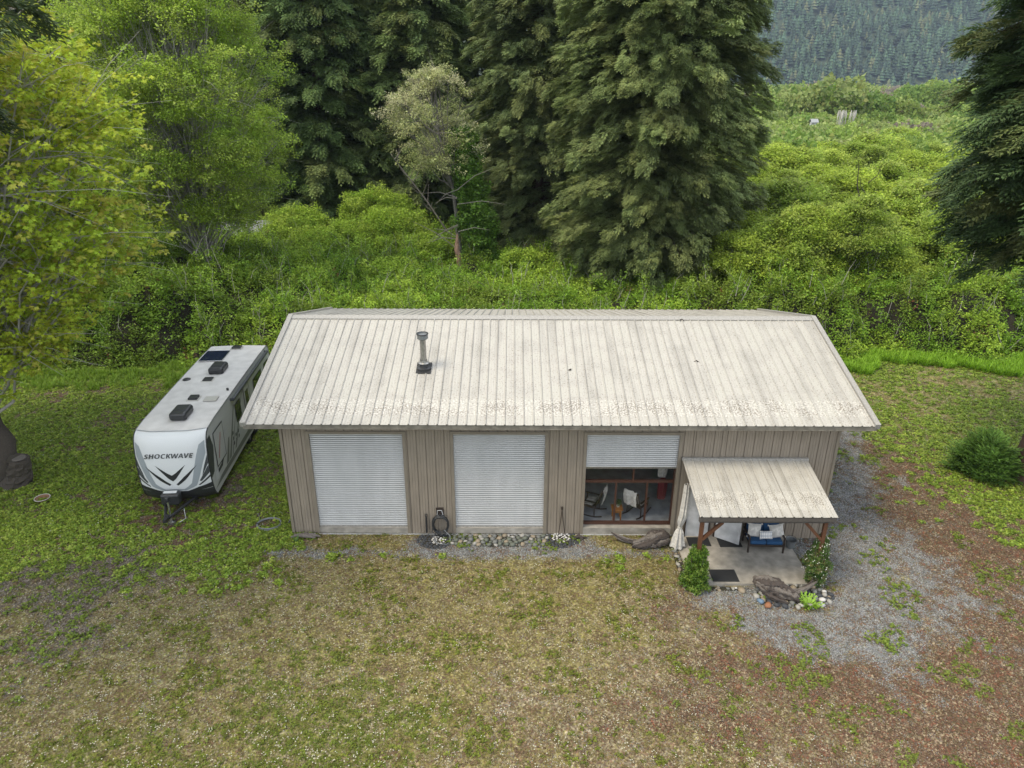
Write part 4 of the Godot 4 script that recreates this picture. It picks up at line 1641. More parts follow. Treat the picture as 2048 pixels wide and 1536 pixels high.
	side_shape(o, "side_graphic", [[-0.38, 2.7], [-0.7, 2.75], [-0.9, 2.2], [-0.6, 1.3], [-0.25, 1.2], [-0.24, 1.9]], M.rv_dark)
	for q in [[-2.3, 0.85, -3.6, 2.6, 0.12], [-2.7, 0.85, -4.1, 2.7, 0.05], [-1.9, 0.85, -2.5, 1.7, 0.16], [-3.1, 0.9, -4.9, 2.75, 0.09], [-5.2, 0.9, -6.4, 1.9, 0.13]]:
		side_shape(o, "side_graphic", [[q[0], q[1]], [q[0] - q[4] * 2.0, q[1]], [q[2] - q[4], q[3]], [q[2], q[3]]], M.rv_stripe)
	side_shape(o, "side_graphic", [[-0.75, 1.0], [-1.5, 1.05], [-2.0, 1.6], [-1.95, 1.68], [-1.4, 1.2], [-0.75, 1.12]], M.rv_dark)
	side_shape(o, "side_graphic", [[-1.2, 1.5], [-1.26, 1.5], [-1.75, 2.35], [-1.69, 2.35]], M.rv_red, 0.026)
	for k in 7:
		var zz := -3.0 - (k % 3) * 0.33
		var yy := 1.1 + (k / 3) * 0.22
		side_shape(o, "side_graphic", [[zz, yy], [zz - 0.16, yy], [zz - 0.2, yy + 0.13], [zz - 0.04, yy + 0.13]], M.rv_dark)
	side_window(o, -0.95, -2.05, 1.25, 2.65, M.rv_side, -0.05)
	side_window(o, -3.75, -4.5, 1.75, 2.55, M.tinted_glass)
	side_window(o, -6.5, -7.9, 1.75, 2.5, M.tinted_glass)
	side_window(o, -8.4, -9.2, 1.75, 2.5, M.tinted_glass)
	var dr := Node3D.new()
	dr.name = "door"
	o.add_child(dr)
	side_shape(dr, "frame", [[-5.0, 0.8], [-5.85, 0.8], [-5.85, 2.75], [-5.0, 2.75]], M.black_plastic, 0.014)
	side_shape(dr, "leaf", [[-5.06, 0.86], [-5.79, 0.86], [-5.79, 2.69], [-5.06, 2.69]], M.rv_side, 0.022)
	side_shape(dr, "glass", [[-5.2, 1.75], [-5.65, 1.75], [-5.65, 2.5], [-5.2, 2.5]], M.tinted_glass, 0.028)
	g = G.new()
	g.span(Vector3(1.27, 1.45, -5.18), Vector3(1.31, 1.6, -5.1))
	part("handle", g, M.black_plastic, dr)
	g = G.new()
	g.tube([Vector3(1.36, 2.93, -3.4), Vector3(1.36, 2.93, -8.9)], [0.07, 0.07], 10)
	for zz in [-3.4, -8.9]:
		g.box(Vector3(1.3, 2.93, zz), Vector3(0.14, 0.1, 0.06))
	part("awning_roll", g, M.rv_dark, o)
	side_shape(o, "hatch", [[-0.6, 0.88], [-0.95, 0.85], [-0.95, 1.2], [-0.65, 1.2]], M.rv_white, 0.016)
	side_shape(o, "hatch", [[-6.2, 0.9], [-7.2, 0.9], [-7.2, 1.35], [-6.2, 1.35]], M.rv_white, 0.016)
	for s in [1.0, -1.0]:
		for zz in [-5.35, -6.3]:
			var wh := Node3D.new()
			wh.name = "wheel"
			o.add_child(wh, true)
			wh.position = Vector3(1.08 * s, 0.34, zz)
			wh.rotation.z = -PI / 2 * s
			g = G.new()
			g.lathe([Vector2(0.2, -0.1), Vector2(0.31, -0.1), Vector2(0.34, -0.06), Vector2(0.34, 0.06), Vector2(0.31, 0.1), Vector2(0.2, 0.1)], 22)
			part("tyre", g, M.rubber, wh)
			g = G.new()
			g.lathe([Vector2(0.2, -0.1), Vector2(0.2, 0.08), Vector2(0.14, 0.04), Vector2(0.06, 0.09), Vector2(0, 0.1)], 16)
			part("rim", g, M.galvanised, wh)
	# drawbar with gas cover, jack and coupler
	g = G.new()
	g.tube([Vector3(0.75, 0.42, -0.9), Vector3(0.06, 0.42, 1.05)], [0.06, 0.06], 6)
	g.tube([Vector3(-0.75, 0.42, -0.9), Vector3(-0.06, 0.42, 1.05)], [0.06, 0.06], 6)
	g.box(Vector3(0, 0.43, 1.12), Vector3(0.13, 0.13, 0.36))
	part("drawbar", g, M.black, o)
	g = G.new()
	g.rbox(Vector3(-0.1, 0.72, 0.22), Vector3(0.66, 0.46, 0.36), 0.1, Basis(), 3)
	part("gas_cover", g, M.black_plastic, o)
	g = G.new()
	g.rbox(Vector3(-0.1, 0.965, 0.22), Vector3(0.46, 0.04, 0.14), 0.015)
	part("cover_lid", g, M.rv_white, o)
	g = G.new()
	g.tube([Vector3(0, 0.12, 0.78), Vector3(0, 0.95, 0.78)], [0.035, 0.035], 10)
	g.lathe([Vector2(0.12, 0.0), Vector2(0.12, 0.03), Vector2(0.04, 0.06)], 10, Vector3(0, 0.06, 0.78))
	part("jack", g, M.chrome, o)
	g = G.new()
	g.rbox(Vector3(0, 1.0, 0.78), Vector3(0.14, 0.18, 0.16), 0.03)
	part("jack_head", g, M.black_plastic, o)
	g = G.new()
	g.tube([Vector3(0.3, 0.4, 0.3), Vector3(0.42, 0.08, 0.6), Vector3(0.2, 0.05, 0.9), Vector3(0.08, 0.3, 1.1)], [0.015, 0.015, 0.015, 0.015], 6)
	part("safety_chain", g, M.chrome, o)
	g = G.new()
	g.rbox(Vector3(0, 0.03, 0.78), Vector3(0.24, 0.08, 0.24), 0.01)
	part("jack_block", g, M.grey_wood, o)

# ---------------------------------------------------------------- small things
var STONES := []

func stone_mesh(s: int) -> ArrayMesh:
	rng.seed = s
	var f := FastNoiseLite.new()
	f.seed = s
	f.frequency = 0.9
	var P := [Vector3(1, 0, 0), Vector3(-1, 0, 0), Vector3(0, 1, 0), Vector3(0, -1, 0), Vector3(0, 0, 1), Vector3(0, 0, -1)]
	var tris := []
	for t in [[0, 2, 4], [4, 2, 1], [1, 2, 5], [5, 2, 0], [0, 4, 3], [4, 1, 3], [1, 5, 3], [5, 0, 3]]:
		tris.append([P[t[0]], P[t[1]], P[t[2]]])
	for r in 2:
		var nx := []
		for t in tris:
			var ab: Vector3 = ((t[0] + t[1]) * 0.5).normalized()
			var bc: Vector3 = ((t[1] + t[2]) * 0.5).normalized()
			var ca: Vector3 = ((t[2] + t[0]) * 0.5).normalized()
			nx.append_array([[t[0], ab, ca], [ab, t[1], bc], [ca, bc, t[2]], [ab, bc, ca]])
		tris = nx
		if r == 0 and s >= 100:
			break
	var g := G.new()
	for t in tris:
		var q := []
		for p in t:
			q.append(p * Vector3(1.0, 0.55, 0.78) * (1.0 + 0.35 * f.get_noise_3dv(p)))
		if (q[1] - q[0]).cross(q[2] - q[0]).dot(q[0]) < 0.0:
			q = [q[0], q[2], q[1]]
			t = [t[0], t[2], t[1]]
		if s >= 100:
			g.tri(q[0], q[1], q[2])
		else:
			g.tri_n(q[0], q[1], q[2], t[0], t[1], t[2])
	return g.mesh()

func put_stone(parent: Node, called: String, m: Material, p: Vector3, r: float, rough := false) -> void:
	var o := inst(called, STONES[rng.randi() % 3 + (3 if rough else 0)], m, parent)
	o.transform = Transform3D(Basis.from_euler(Vector3(rf(-0.25, 0.25), rf(0, TAU), rf(-0.25, 0.25))).scaled(Vector3(r, r * rf(0.8, 1.1), r)), p)

func bed(called: String, cx: float, cz: float, rx: float, rz: float) -> MeshInstance3D:
	var g := G.new()
	var n := 28
	for i in n:
		var a0 := TAU * i / n
		var a1 := TAU * (i + 1) / n
		var p0 := Vector3(cos(a0) * rx, 0, sin(a0) * rz)
		var p1 := Vector3(cos(a1) * rx, 0, sin(a1) * rz)
		g.tri(Vector3(0, 0.03, 0), p1, p0)
	var o := structure(called, g.mesh(), M.soil)
	o.position = Vector3(cx, 0.006 + ground_y(cx, cz), cz)
	return o

# poisson-like scatter of stones in a test region, biggest first
func fill_stones(o: Node3D, inside: Callable, x0: float, x1: float, z0: float, z1: float, r0: float, r1: float, tries: int, most: int, pick: Callable, rough := false, called := "stone") -> void:
	var done := []
	for i in tries:
		if done.size() >= most:
			break
		var x := rf(x0, x1)
		var z := rf(z0, z1)
		if not inside.call(x, z):
			continue
		var r := lerpf(r1, r0, float(i) / tries) * rf(0.85, 1.1)
		var ok := true
		for d in done:
			if Vector2(x - d[0], z - d[1]).length() < (r + d[2]) * 0.78:
				ok = false
				break
		if ok:
			done.append([x, z, r])
			put_stone(o, called, pick.call(x, z), Vector3(x, r * 0.3, z), r, rough)

func make_stones() -> void:
	for s in [1, 2, 3, 100, 101, 102]:
		STONES.append(stone_mesh(s))
	rng.seed = 15
	var river := bed("river_stone_bed", -0.4, 0.38, 1.75, 0.40)
	fill_stones(river, func(x, z): return absf(x) < 1.62 and z > -0.26 and z < 0.3, -1.62, 1.62, -0.26, 0.3, 0.04, 0.11, 2600, 150, func(_x, _z): return M[["stone_grey", "stone_green", "stone_green", "stone_tan", "stone_grey", "stone_pale"][rng.randi() % 6]], false, "river_stone")
	for c in [[-2.62, 0.42, 0.62], [1.72, 0.34, 0.62]]:
		var b := bed("black_stone_bed", c[0], c[1], c[2] + 0.05, 0.45)
		var white := Vector2(0.1, -0.02) if c[0] < 0 else Vector2(0.0, -0.12)
		var wr := 0.25 if c[0] < 0 else 0.3
		fill_stones(b, func(x, z): return (Vector2(x, z * 1.35)).length() < c[2] and Vector2(x, z).distance_to(white) > wr + 0.03 and z > -0.3, -0.7, 0.7, -0.3, 0.5, 0.035, 0.075, 1500, 75, func(_x, _z): return M.stone_black, true, "black_stone")
		fill_stones(b, func(x, z): return Vector2(x, z).distance_to(white) < wr, -0.5, 0.5, -0.45, 0.4, 0.03, 0.055, 900, 50, func(_x, _z): return M.stone_white, true, "white_stone")
	var fr := bed("driftwood_stone_bed", 8.75, 3.05, 1.25, 0.55)
	fill_stones(fr, func(x, z): return Vector2(x, z * 2.2).length() < 1.2, -1.3, 1.3, -0.55, 0.55, 0.045, 0.12, 1800, 90, func(_x, _z): return M[["stone_grey", "stone_black", "stone_black", "stone_pale", "stone_grey", "stone_white", "stone_tan"][rng.randi() % 7]], false, "stone")
	put_stone(fr, "rust_stone", M.stone_rust, Vector3(-0.95, 0.07, 0.5), 0.13)
	put_stone(fr, "blue_stone", M.stone_blue, Vector3(-1.12, 0.06, 0.3), 0.12)
	# loose edging stones round the patio
	var edge := bed("patio_edging", 6.6, 2.72, 0.95, 0.12)
	for k in 16:
		put_stone(edge, "edging_stone", M[["stone_white", "stone_pale", "stone_tan", "stone_grey"][rng.randi() % 4]], Vector3(rf(-0.8, 0.9), 0.02, rf(-0.06, 0.1)), rf(0.03, 0.07))
	put_stone(edge, "edging_stone", M.stone_tan, Vector3(0.62, 0.03, 0.1), 0.15)
	var kerb := bed("kerb_strip", 5.52, 1.6, 0.14, 0.95)
	for k in 13:
		put_stone(kerb, "kerb_stone", M[["stone_pale", "stone_grey", "stone_tan"][k % 3]], Vector3(rf(-0.08, 0.08), 0.02, -0.85 + k * 0.14), rf(0.05, 0.1), k % 2 == 0)

func log_mesh(pts: Array, rad: Array, seed_: int, amt := 0.7, sides := 16, sub := 6) -> G:
	sides = int(sides * 1.6)
	sub = int(sub * 1.6)
	amt *= 0.75
	var f := FastNoiseLite.new()
	f.seed = seed_
	f.frequency = 4.5
	f.fractal_type = FastNoiseLite.FRACTAL_RIDGED
	f.fractal_octaves = 4
	var p2 := []
	var r2 := []
	for i in pts.size() - 1:
		for k in sub:
			var t := float(k) / sub
			p2.append((pts[i] as Vector3).cubic_interpolate(pts[i + 1], pts[maxi(i - 1, 0)], pts[mini(i + 2, pts.size() - 1)], t))
			r2.append(lerpf(rad[i], rad[i + 1], t))
	p2.append(pts[-1])
	r2.append(rad[-1])
	var g := G.new()
	g.tube(p2, r2, sides, true, f, amt)
	return g

# sinuous strands of weathered wood laid side by side round a path
func strands(o: Node3D, pts: Array, rad: Array, count: int, s: int, pale := 0.35, called := "strand") -> void:
	rng.seed = s
	for k in count:
		var a := TAU * k / count + rf(-0.3, 0.3)
		var twist := rf(0.8, 2.2)
		var reach := rf(0.8, 1.0)
		var p := []
		var r := []
		var n := pts.size()
		for i in n:
			var t := float(i) / (n - 1)
			var q: float = rad[i] * rf(0.35, 0.9)
			var ang := a + twist * t
			p.append((pts[i] as Vector3) + Vector3(rf(-0.03, 0.03), sin(ang) * q * 0.8, cos(ang) * q) + Vector3(0.1 * (reach - 0.9), 0, 0))
			r.append(maxf(0.008, rad[i] * rf(0.16, 0.36)))
		r[0] *= 0.5
		r[-1] *= 0.35
		part(called, log_mesh(p, r, s + k, 1.1, 7, 6), M.driftwood_pale if rng.randf() < pale else M.driftwood, o)

func make_driftwood() -> void:
	var o := thing("driftwood_log", "weathered grey-brown driftwood log with pointed arm below the glazed doorway", "log", Vector3(4.45, 0, 0.58))
	strands(o, [Vector3(-0.35, 0.12, 0.14), Vector3(0.0, 0.15, 0.1), Vector3(0.4, 0.22, 0.0), Vector3(0.75, 0.24, -0.1), Vector3(0.96, 0.16, -0.14)], [0.15, 0.2, 0.28, 0.26, 0.14], 22, 300, 0.3)
	strands(o, [Vector3(0.2, 0.15, 0.06), Vector3(-0.3, 0.13, 0.0), Vector3(-0.75, 0.2, -0.12), Vector3(-1.05, 0.36, -0.2)], [0.16, 0.12, 0.09, 0.035], 6, 330, 0.7, "arm")
	o = thing("driftwood_stump", "twisted dark driftwood stump with pale streaks in front of the porch", "stump", Vector3(8.5, -0.14, 2.95))
	strands(o, [Vector3(-0.88, 0.36, -0.2), Vector3(-0.6, 0.3, -0.06), Vector3(-0.2, 0.26, 0.1), Vector3(0.15, 0.2, 0.32), Vector3(0.36, 0.08, 0.5)], [0.2, 0.29, 0.26, 0.18, 0.06], 24, 400, 0.52)
	strands(o, [Vector3(-0.4, 0.3, 0.0), Vector3(0.0, 0.28, 0.16), Vector3(0.45, 0.24, 0.14), Vector3(1.0, 0.4, -0.1)], [0.13, 0.12, 0.09, 0.03], 6, 430, 0.6, "root")
	strands(o, [Vector3(-0.75, 0.2, 0.05), Vector3(-0.45, 0.14, 0.32), Vector3(-0.05, 0.06, 0.5)], [0.14, 0.12, 0.05], 5, 450, 0.2, "root")
	strands(o, [Vector3(0.3, 0.15, 0.1), Vector3(0.7, 0.2, -0.1), Vector3(1.0, 0.36, -0.3)], [0.1, 0.08, 0.03], 4, 470, 0.2, "root")
	o = thing("driftwood_sticks", "small heap of driftwood sticks at the left front corner of the building", "driftwood", Vector3(-7.1, 0, 0.2))
	for q in [[-0.4, 0.0, 0.35, 0.12, 0.05], [-0.2, -0.08, 0.5, 0.05, 0.045], [-0.5, 0.1, 0.1, -0.1, 0.035]]:
		part("stick", log_mesh([Vector3(q[0], 0.06, q[1]), Vector3((q[0] + q[2]) * 0.5, 0.12, (q[1] + q[3]) * 0.5 + 0.05), Vector3(q[2], 0.05, q[3])], [q[4], q[4] * 1.2, q[4] * 0.5], int(q[4] * 1000), 0.6, 9, 4), M.driftwood_pale, o)
	o = thing("driftwood_sticks", "few reddish sticks lying beside the right heap of white stones", "driftwood", Vector3(2.38, 0, 0.2))
	for q in [[-0.2, 0.16, 0.22, 0.04, 0.03], [-0.1, 0.02, 0.1, 0.2, 0.025], [-0.06, -0.05, 0.0, 0.16, 0.03]]:
		part("stick", log_mesh([Vector3(q[0], 0.14, q[1]), Vector3((q[0] + q[2]) * 0.5, 0.1, (q[1] + q[3]) * 0.5), Vector3(q[2], 0.04, q[3])], [q[4], q[4] * 1.2, q[4] * 0.5], int(q[4] * 1100), 0.6, 8, 4), M.driftwood, o)

func coil(g: G, c: Vector3, ax: Vector3, ay: Vector3, rx: float, ry: float, r: float, phase: float, turns := 1.0) -> void:
	var pts := []
	var rad := []
	var n := int(30 * turns)
	for i in n + 1:
		var a := phase + TAU * i / 30.0
		pts.append(c + ax * cos(a) * rx + ay * sin(a) * ry)
		rad.append(r)
	g.tube(pts, rad, 6, false)

func make_wall_things() -> void:
	rng.seed = 70
	var o := thing("hose_hanger", "dark wall plate with pale metal hose bracket between the two closed doors", "hose hanger", Vector3(-2.46, 0.9, 0.03))
	var g := G.new()
	g.rbox(Vector3(0, 0.03, 0.012), Vector3(0.26, 0.34, 0.025), 0.006)
	part("plate", g, M.dark_wood, o)
	g = G.new()
	g.tube([Vector3(-0.1, -0.1, 0.03), Vector3(-0.07, 0.13, 0.08), Vector3(0.07, 0.13, 0.08), Vector3(0.1, -0.1, 0.03)], [0.014, 0.014, 0.014, 0.014], 7)
	part("bracket", g, M.white_paint, o)
	g = G.new()
	for k in 9:
		var a0 := PI * k / 9.0
		var a1 := PI * (k + 1) / 9.0
		var p0 := Vector3(cos(a0) * 0.19, sin(a0) * 0.13 - 0.2, 0)
		var p1 := Vector3(cos(a1) * 0.19, sin(a1) * 0.13 - 0.2, 0)
		g.quad(p0 + Vector3(0, 0, 0.03), p0 + Vector3(0, 0, 0.2), p1 + Vector3(0, 0, 0.2), p1 + Vector3(0, 0, 0.03))
		g.quad(p1 + Vector3(0, 0, 0.03), p1 + Vector3(0, 0, 0.2), p0 + Vector3(0, 0, 0.2), p0 + Vector3(0, 0, 0.03))
	part("saddle", g, M.galvanised, o)
	g = G.new()
	for k in 9:
		coil(g, Vector3(-2.45 + rf(-0.02, 0.02), 0.47 + rf(-0.03, 0.03), 0.09 + k * 0.018), Vector3.RIGHT, Vector3.UP, 0.27 + rf(-0.03, 0.03), 0.33 + rf(-0.04, 0.04), 0.017, rf(0, TAU))
	g.tube([Vector3(-2.7, 0.45, 0.2), Vector3(-2.74, 0.25, 0.24), Vector3(-2.5, 0.1, 0.3), Vector3(-2.3, 0.2, 0.24)], [0.016, 0.016, 0.016, 0.016], 6)
	single("garden_hose", "black garden hose coiled on the wall between the two closed doors", "hose", g, M.hose_black)
	g = G.new()
	g.tube([Vector3(-2.32, 0.3, 0.2), Vector3(-2.12, 0.14, 0.3), Vector3(-2.1, 0.035, 0.45), Vector3(-2.2, 0.03, 0.66), Vector3(-2.45, 0.1, 0.72), Vector3(-2.62, 0.12, 0.6), Vector3(-2.66, 0.2, 0.4)], [0.016, 0.016, 0.016, 0.016, 0.016, 0.016, 0.016], 6)
	single("hose_tail", "pale grey hose end looping over the white stones", "hose", g, M.hose_grey)
	o = thing("hose_wand", "black watering wand standing against the wall left of the hose", "hose wand", Vector3(-2.94, 0.12, 0.06))
	g = G.new()
	g.tube([Vector3(0, 0, 0.03), Vector3(0, 0.62, 0)], [0.035, 0.03], 8)
	part("shaft", g, M.black_plastic, o)
	g = G.new()
	coil(g, Vector3(0, 0.68, 0), Vector3.RIGHT, Vector3.UP, 0.035, 0.055, 0.014, 0.0)
	part("loop", g, M.black_plastic, o)
	o = thing("hanging_cord", "brown cord hanging in an inverted V from a hook above the white stones", "cord", Vector3(1.73, 0.0, 0.05))
	g = G.new()
	g.rbox(Vector3(0, 1.1, 0.0), Vector3(0.07, 0.1, 0.05), 0.012)
	part("hook", g, M.dark_wood, o)
	for s in [-0.1, 0.13]:
		g = G.new()
		g.tube([Vector3(0, 1.06, 0.03), Vector3(s * 0.5, 0.5, 0.035), Vector3(s, 0.03, 0.03)], [0.013, 0.013, 0.013], 6)
		part("strand", g, M.dark_wood, o)
	# coil lying on the lawn
	g = G.new()
	for k in 4:
		coil(g, Vector3(-8.62 + rf(-0.04, 0.04), 0.04 + k * 0.012, -0.5 + rf(-0.04, 0.04)), Vector3.RIGHT, Vector3.FORWARD, 0.43 + rf(-0.05, 0.05), 0.36 + rf(-0.04, 0.04), 0.018, rf(0, TAU))
	g.tube([Vector3(-8.98, 0.04, -0.6), Vector3(-9.1, 0.03, -0.95), Vector3(-9.25, 0.03, -1.2)], [0.015, 0.015, 0.012], 6)
	single("lawn_hose", "grey and black hose coil lying on the grass left of the building", "hose", g, M.hose_grey)
	g = G.new()
	g.tube([Vector3(-7.95, 0.02, -0.6), Vector3(-7.8, 0.32, -0.35)], [0.022, 0.022], 8)
	single("pipe_stub", "short grey pipe leaning by the left corner of the building", "pipe", g, M.hose_grey)

func cushion(c: Vector3, s: Vector3, b := Basis(), r := 0.45) -> G:
	var g := G.new()
	var N := 10
	for side in [1.0, -1.0]:
		for i in N:
			for j in N:
				var q := []
				for p in [[i, j], [i + 1, j], [i + 1, j + 1], [i, j + 1]]:
					var u: float = -1.0 + 2.0 * p[0] / N
					var v: float = -1.0 + 2.0 * p[1] / N
					var h := pow(maxf(0.0, (1.0 - u * u) * (1.0 - v * v)), r)
					var pin := 1.0 - 0.07 * (1.0 - absf(u * v))
					q.append(c + b * Vector3(u * s.x * 0.5 * pin, v * s.y * 0.5 * pin, side * h * s.z * 0.5))
				if side > 0:
					g.quad(q[0], q[1], q[2], q[3])
				else:
					g.quad(q[0], q[3], q[2], q[1])
	return g

func make_porch_things() -> void:
	var fy := -0.05
	var o := thing("loveseat", "dark framed outdoor loveseat with blue cushions on the porch", "loveseat", Vector3(8.56, fy, 0.62), deg_to_rad(-2.0))
	var g := G.new()
	for s in [-0.58, 0.58]:
		for z in [0.33, -0.33]:
			g = G.new()
			g.rbox(Vector3(s, 0.21, z), Vector3(0.055, 0.42, 0.055), 0.01)
			part("leg", g, M.dark_wood, o)
		g = G.new()
		g.rbox(Vector3(s, 0.56, 0.0), Vector3(0.065, 0.05, 0.72), 0.012)
		g.rbox(Vector3(s, 0.48, 0.31), Vector3(0.05, 0.14, 0.05), 0.01)
		part("arm", g, M.dark_wood, o)
	g = G.new()
	g.rbox(Vector3(0, 0.28, 0.33), Vector3(1.12, 0.07, 0.045), 0.01)
	g.rbox(Vector3(0, 0.28, -0.33), Vector3(1.12, 0.07, 0.045), 0.01)
	g.rbox(Vector3(0, 0.29, 0), Vector3(1.12, 0.03, 0.64), 0.01)
	part("seat_frame", g, M.dark_wood, o)
	g = G.new()
	g.rbox(Vector3(0, 0.62, -0.36), Vector3(1.16, 0.5, 0.04), 0.01, Basis(Vector3.RIGHT, -0.18))
	part("back_frame", g, M.dark_wood, o)
	for s in [-0.275, 0.275]:
		g = G.new()
		g.rbox(Vector3(s, 0.38, 0.02), Vector3(0.54, 0.14, 0.64), 0.05, Basis(), 3)
		part("seat_cushion", g, M.cloth_blue, o)
		g = G.new()
		g.rbox(Vector3(s, 0.66, -0.27), Vector3(0.54, 0.5, 0.13), 0.05, Basis(Vector3.RIGHT, -0.2), 3)
		part("back_cushion", g, M.cloth_blue, o)
	var pb := Vector3(8.56, fy, 0.62)
	var p := single("pillow", "white tasselled pillow at the left end of the blue loveseat", "pillow", cushion(Vector3.ZERO, Vector3(0.46, 0.46, 0.18)), M.cloth_white)
	p.transform = Transform3D(Basis.from_euler(Vector3(-0.35, 0.12, -0.14)), pb + Vector3(-0.36, 0.68, 0.0))
	p = single("pillow", "white tasselled pillow at the right end of the blue loveseat", "pillow", cushion(Vector3.ZERO, Vector3(0.46, 0.46, 0.18)), M.cloth_white)
	p.transform = Transform3D(Basis.from_euler(Vector3(-0.35, -0.15, 0.22)), pb + Vector3(0.38, 0.67, 0.04))
	# checked pillow: printed grid of thin blue-grey lines
	var im := Image.create(96, 64, false, Image.FORMAT_RGB8)
	im.fill(lin(0.68, 0.67, 0.64))
	for k in 9:
		im.fill_rect(Rect2i(k * 12 + 2, 0, 2, 64), lin(0.16, 0.2, 0.27))
	for k in 6:
		im.fill_rect(Rect2i(0, k * 12 + 3, 96, 2), lin(0.16, 0.2, 0.27))
	var pm := mat("plaid", Color.WHITE, 0.95, ImageTexture.create_from_image(im), Vector3(2.2, 2.2, 2.2))
	p = single("pillow", "small checked pillow between the two white pillows", "pillow", cushion(Vector3.ZERO, Vector3(0.44, 0.28, 0.15)), pm)
	p.transform = Transform3D(Basis.from_euler(Vector3(-0.4, 0.0, 0.02)), pb + Vector3(0.0, 0.58, 0.14))
	for q in [[-0.36, 0.68, 0.0, -0.14, 0.12], [0.38, 0.67, 0.04, 0.22, -0.15]]:
		for s in [[-1, 1], [1, 1], [1, -1], [-1, -1]]:
			g = G.new()
			g.tube([Vector3(s[0] * 0.21, s[1] * 0.21, 0), Vector3(s[0] * 0.245, s[1] * 0.235, 0.01), Vector3(s[0] * 0.26, s[1] * 0.21, 0.02)], [0.018, 0.03, 0.022], 6)
			var parent := get_node("pillow" if q[0] < 0 else "pillow_001")
			part("tassel", g, M.cloth_white, parent)
	# mats
	g = G.new()
	g.rbox(Vector3(6.82, fy + 0.012, 2.18), Vector3(0.84, 0.02, 0.6), 0.006)
	single("doormat", "black rubber doormat at the front edge of the patio", "doormat", g, M.rubber)
	g = G.new()
	g.rbox(Vector3(7.5, fy + 0.012, 0.4), Vector3(0.76, 0.02, 0.5), 0.006)
	single("doormat", "black doormat under the open white door", "doormat", g, M.rubber)
	g = G.new()
	g.rbox(Vector3(6.45, fy + 0.012, 0.35), Vector3(0.76, 0.02, 0.5), 0.006)
	single("doormat", "black doormat beside the tied white curtain", "doormat", g, M.rubber)
	# pail
	o = thing("pail", "grey galvanised pail on the patio right of the loveseat", "pail", Vector3(9.5, fy, 0.62))
	g = G.new()
	g.lathe([Vector2(0.0, 0.004), Vector2(0.13, 0.004), Vector2(0.18, 0.3), Vector2(0.19, 0.31), Vector2(0.17, 0.3), Vector2(0.125, 0.06), Vector2(0, 0.06)], 18)
	part("body", g, M.galvanised, o)
	g = G.new()
	coil(g, Vector3(0, 0.29, 0), Vector3.RIGHT, Vector3(0, -0.6, 0.8), 0.19, 0.16, 0.008, PI, 0.5)
	part("handle", g, M.black_plastic, o)
	# tied-back curtain
	o = thing("curtain", "white outdoor curtain tied back at the left side of the porch", "curtain", Vector3(5.72, fy, 0.62))
	g = G.new()
	var prof := [[2.45, 0.09, 0.05, 0.0], [2.1, 0.1, 0.05, 0.0], [1.7, 0.11, 0.04, 0.0], [1.3, 0.12, 0.02, 0.03], [1.0, 0.1, -0.03, 0.0], [0.82, 0.055, -0.05, 0.0], [0.74, 0.06, -0.05, 0.0], [0.6, 0.12, -0.07, 0.03], [0.3, 0.17, -0.09, 0.05], [0.06, 0.22, -0.1, 0.06]]
	var prev := []
	for r in prof:
		var ring := []
		for k in 40:
			var a := TAU * k / 40
			var rr: float = r[1] * (1.0 + 0.22 * sin(a * 7.0 + 0.6) + 0.1 * sin(a * 11.0))
			ring.append(Vector3(r[2] + cos(a) * rr, r[0] + (0.03 * sin(a * 3.0) if r[0] < 0.1 else 0.0), r[3] + sin(a) * rr * 0.8))
		if prev.size():
			for k in 40:
				var k2 := (k + 1) % 40
				g.quad(ring[k2], ring[k], prev[k], prev[k2])
		prev = ring
	part("drape", g, M.cloth_white, o)
	g = G.new()
	coil(g, Vector3(-0.05, 0.78, 0.0), Vector3.RIGHT, Vector3.BACK, 0.068, 0.056, 0.016, 0.0)
	part("tie", g, M.lens_beige, o)
	# wall decoration behind the loveseat
	o = thing("wall_branch", "dark red driftwood branch with dry twigs on the wall behind the loveseat", "wall decoration", Vector3(8.55, 0.62, 0.09))
	part("branch", log_mesh([Vector3(-0.55, 0.05, 0.02), Vector3(-0.1, 0.1, 0.04), Vector3(0.3, 0.06, 0.03), Vector3(0.6, 0.12, 0.02)], [0.05, 0.09, 0.08, 0.03], 33, 0.6, 10, 6), M.red_wood, o)
	rng.seed = 12
	for k in 12:
		g = G.new()
		var d := Vector3(rf(-0.35, 0.05), rf(-0.1, 0.22), rf(0.0, 0.16))
		g.tube([Vector3(-0.45, 0.05, 0.02), Vector3(-0.45, 0.05, 0.03) + d * 0.6, Vector3(-0.45, 0.02, 0.04) + d], [0.008, 0.006, 0.003], 4)
		part("twig", g, M.dark_wood, o)
	o = thing("wall_sign", "narrow white board on the wall right of the driftwood branch", "board", Vector3(9.3, 0.78, 0.05))
	g = G.new()
	g.rbox(Vector3.ZERO, Vector3(0.82, 0.1, 0.025), 0.005)
	part("board", g, M.white_paint, o)
	for s in [-0.36, 0.36]:
		g = G.new()
		g.tube([Vector3(s, 0, 0.01), Vector3(s, 0, 0.022)], [0.012, 0.012], 8)
		part("screw", g, M.steel, o)

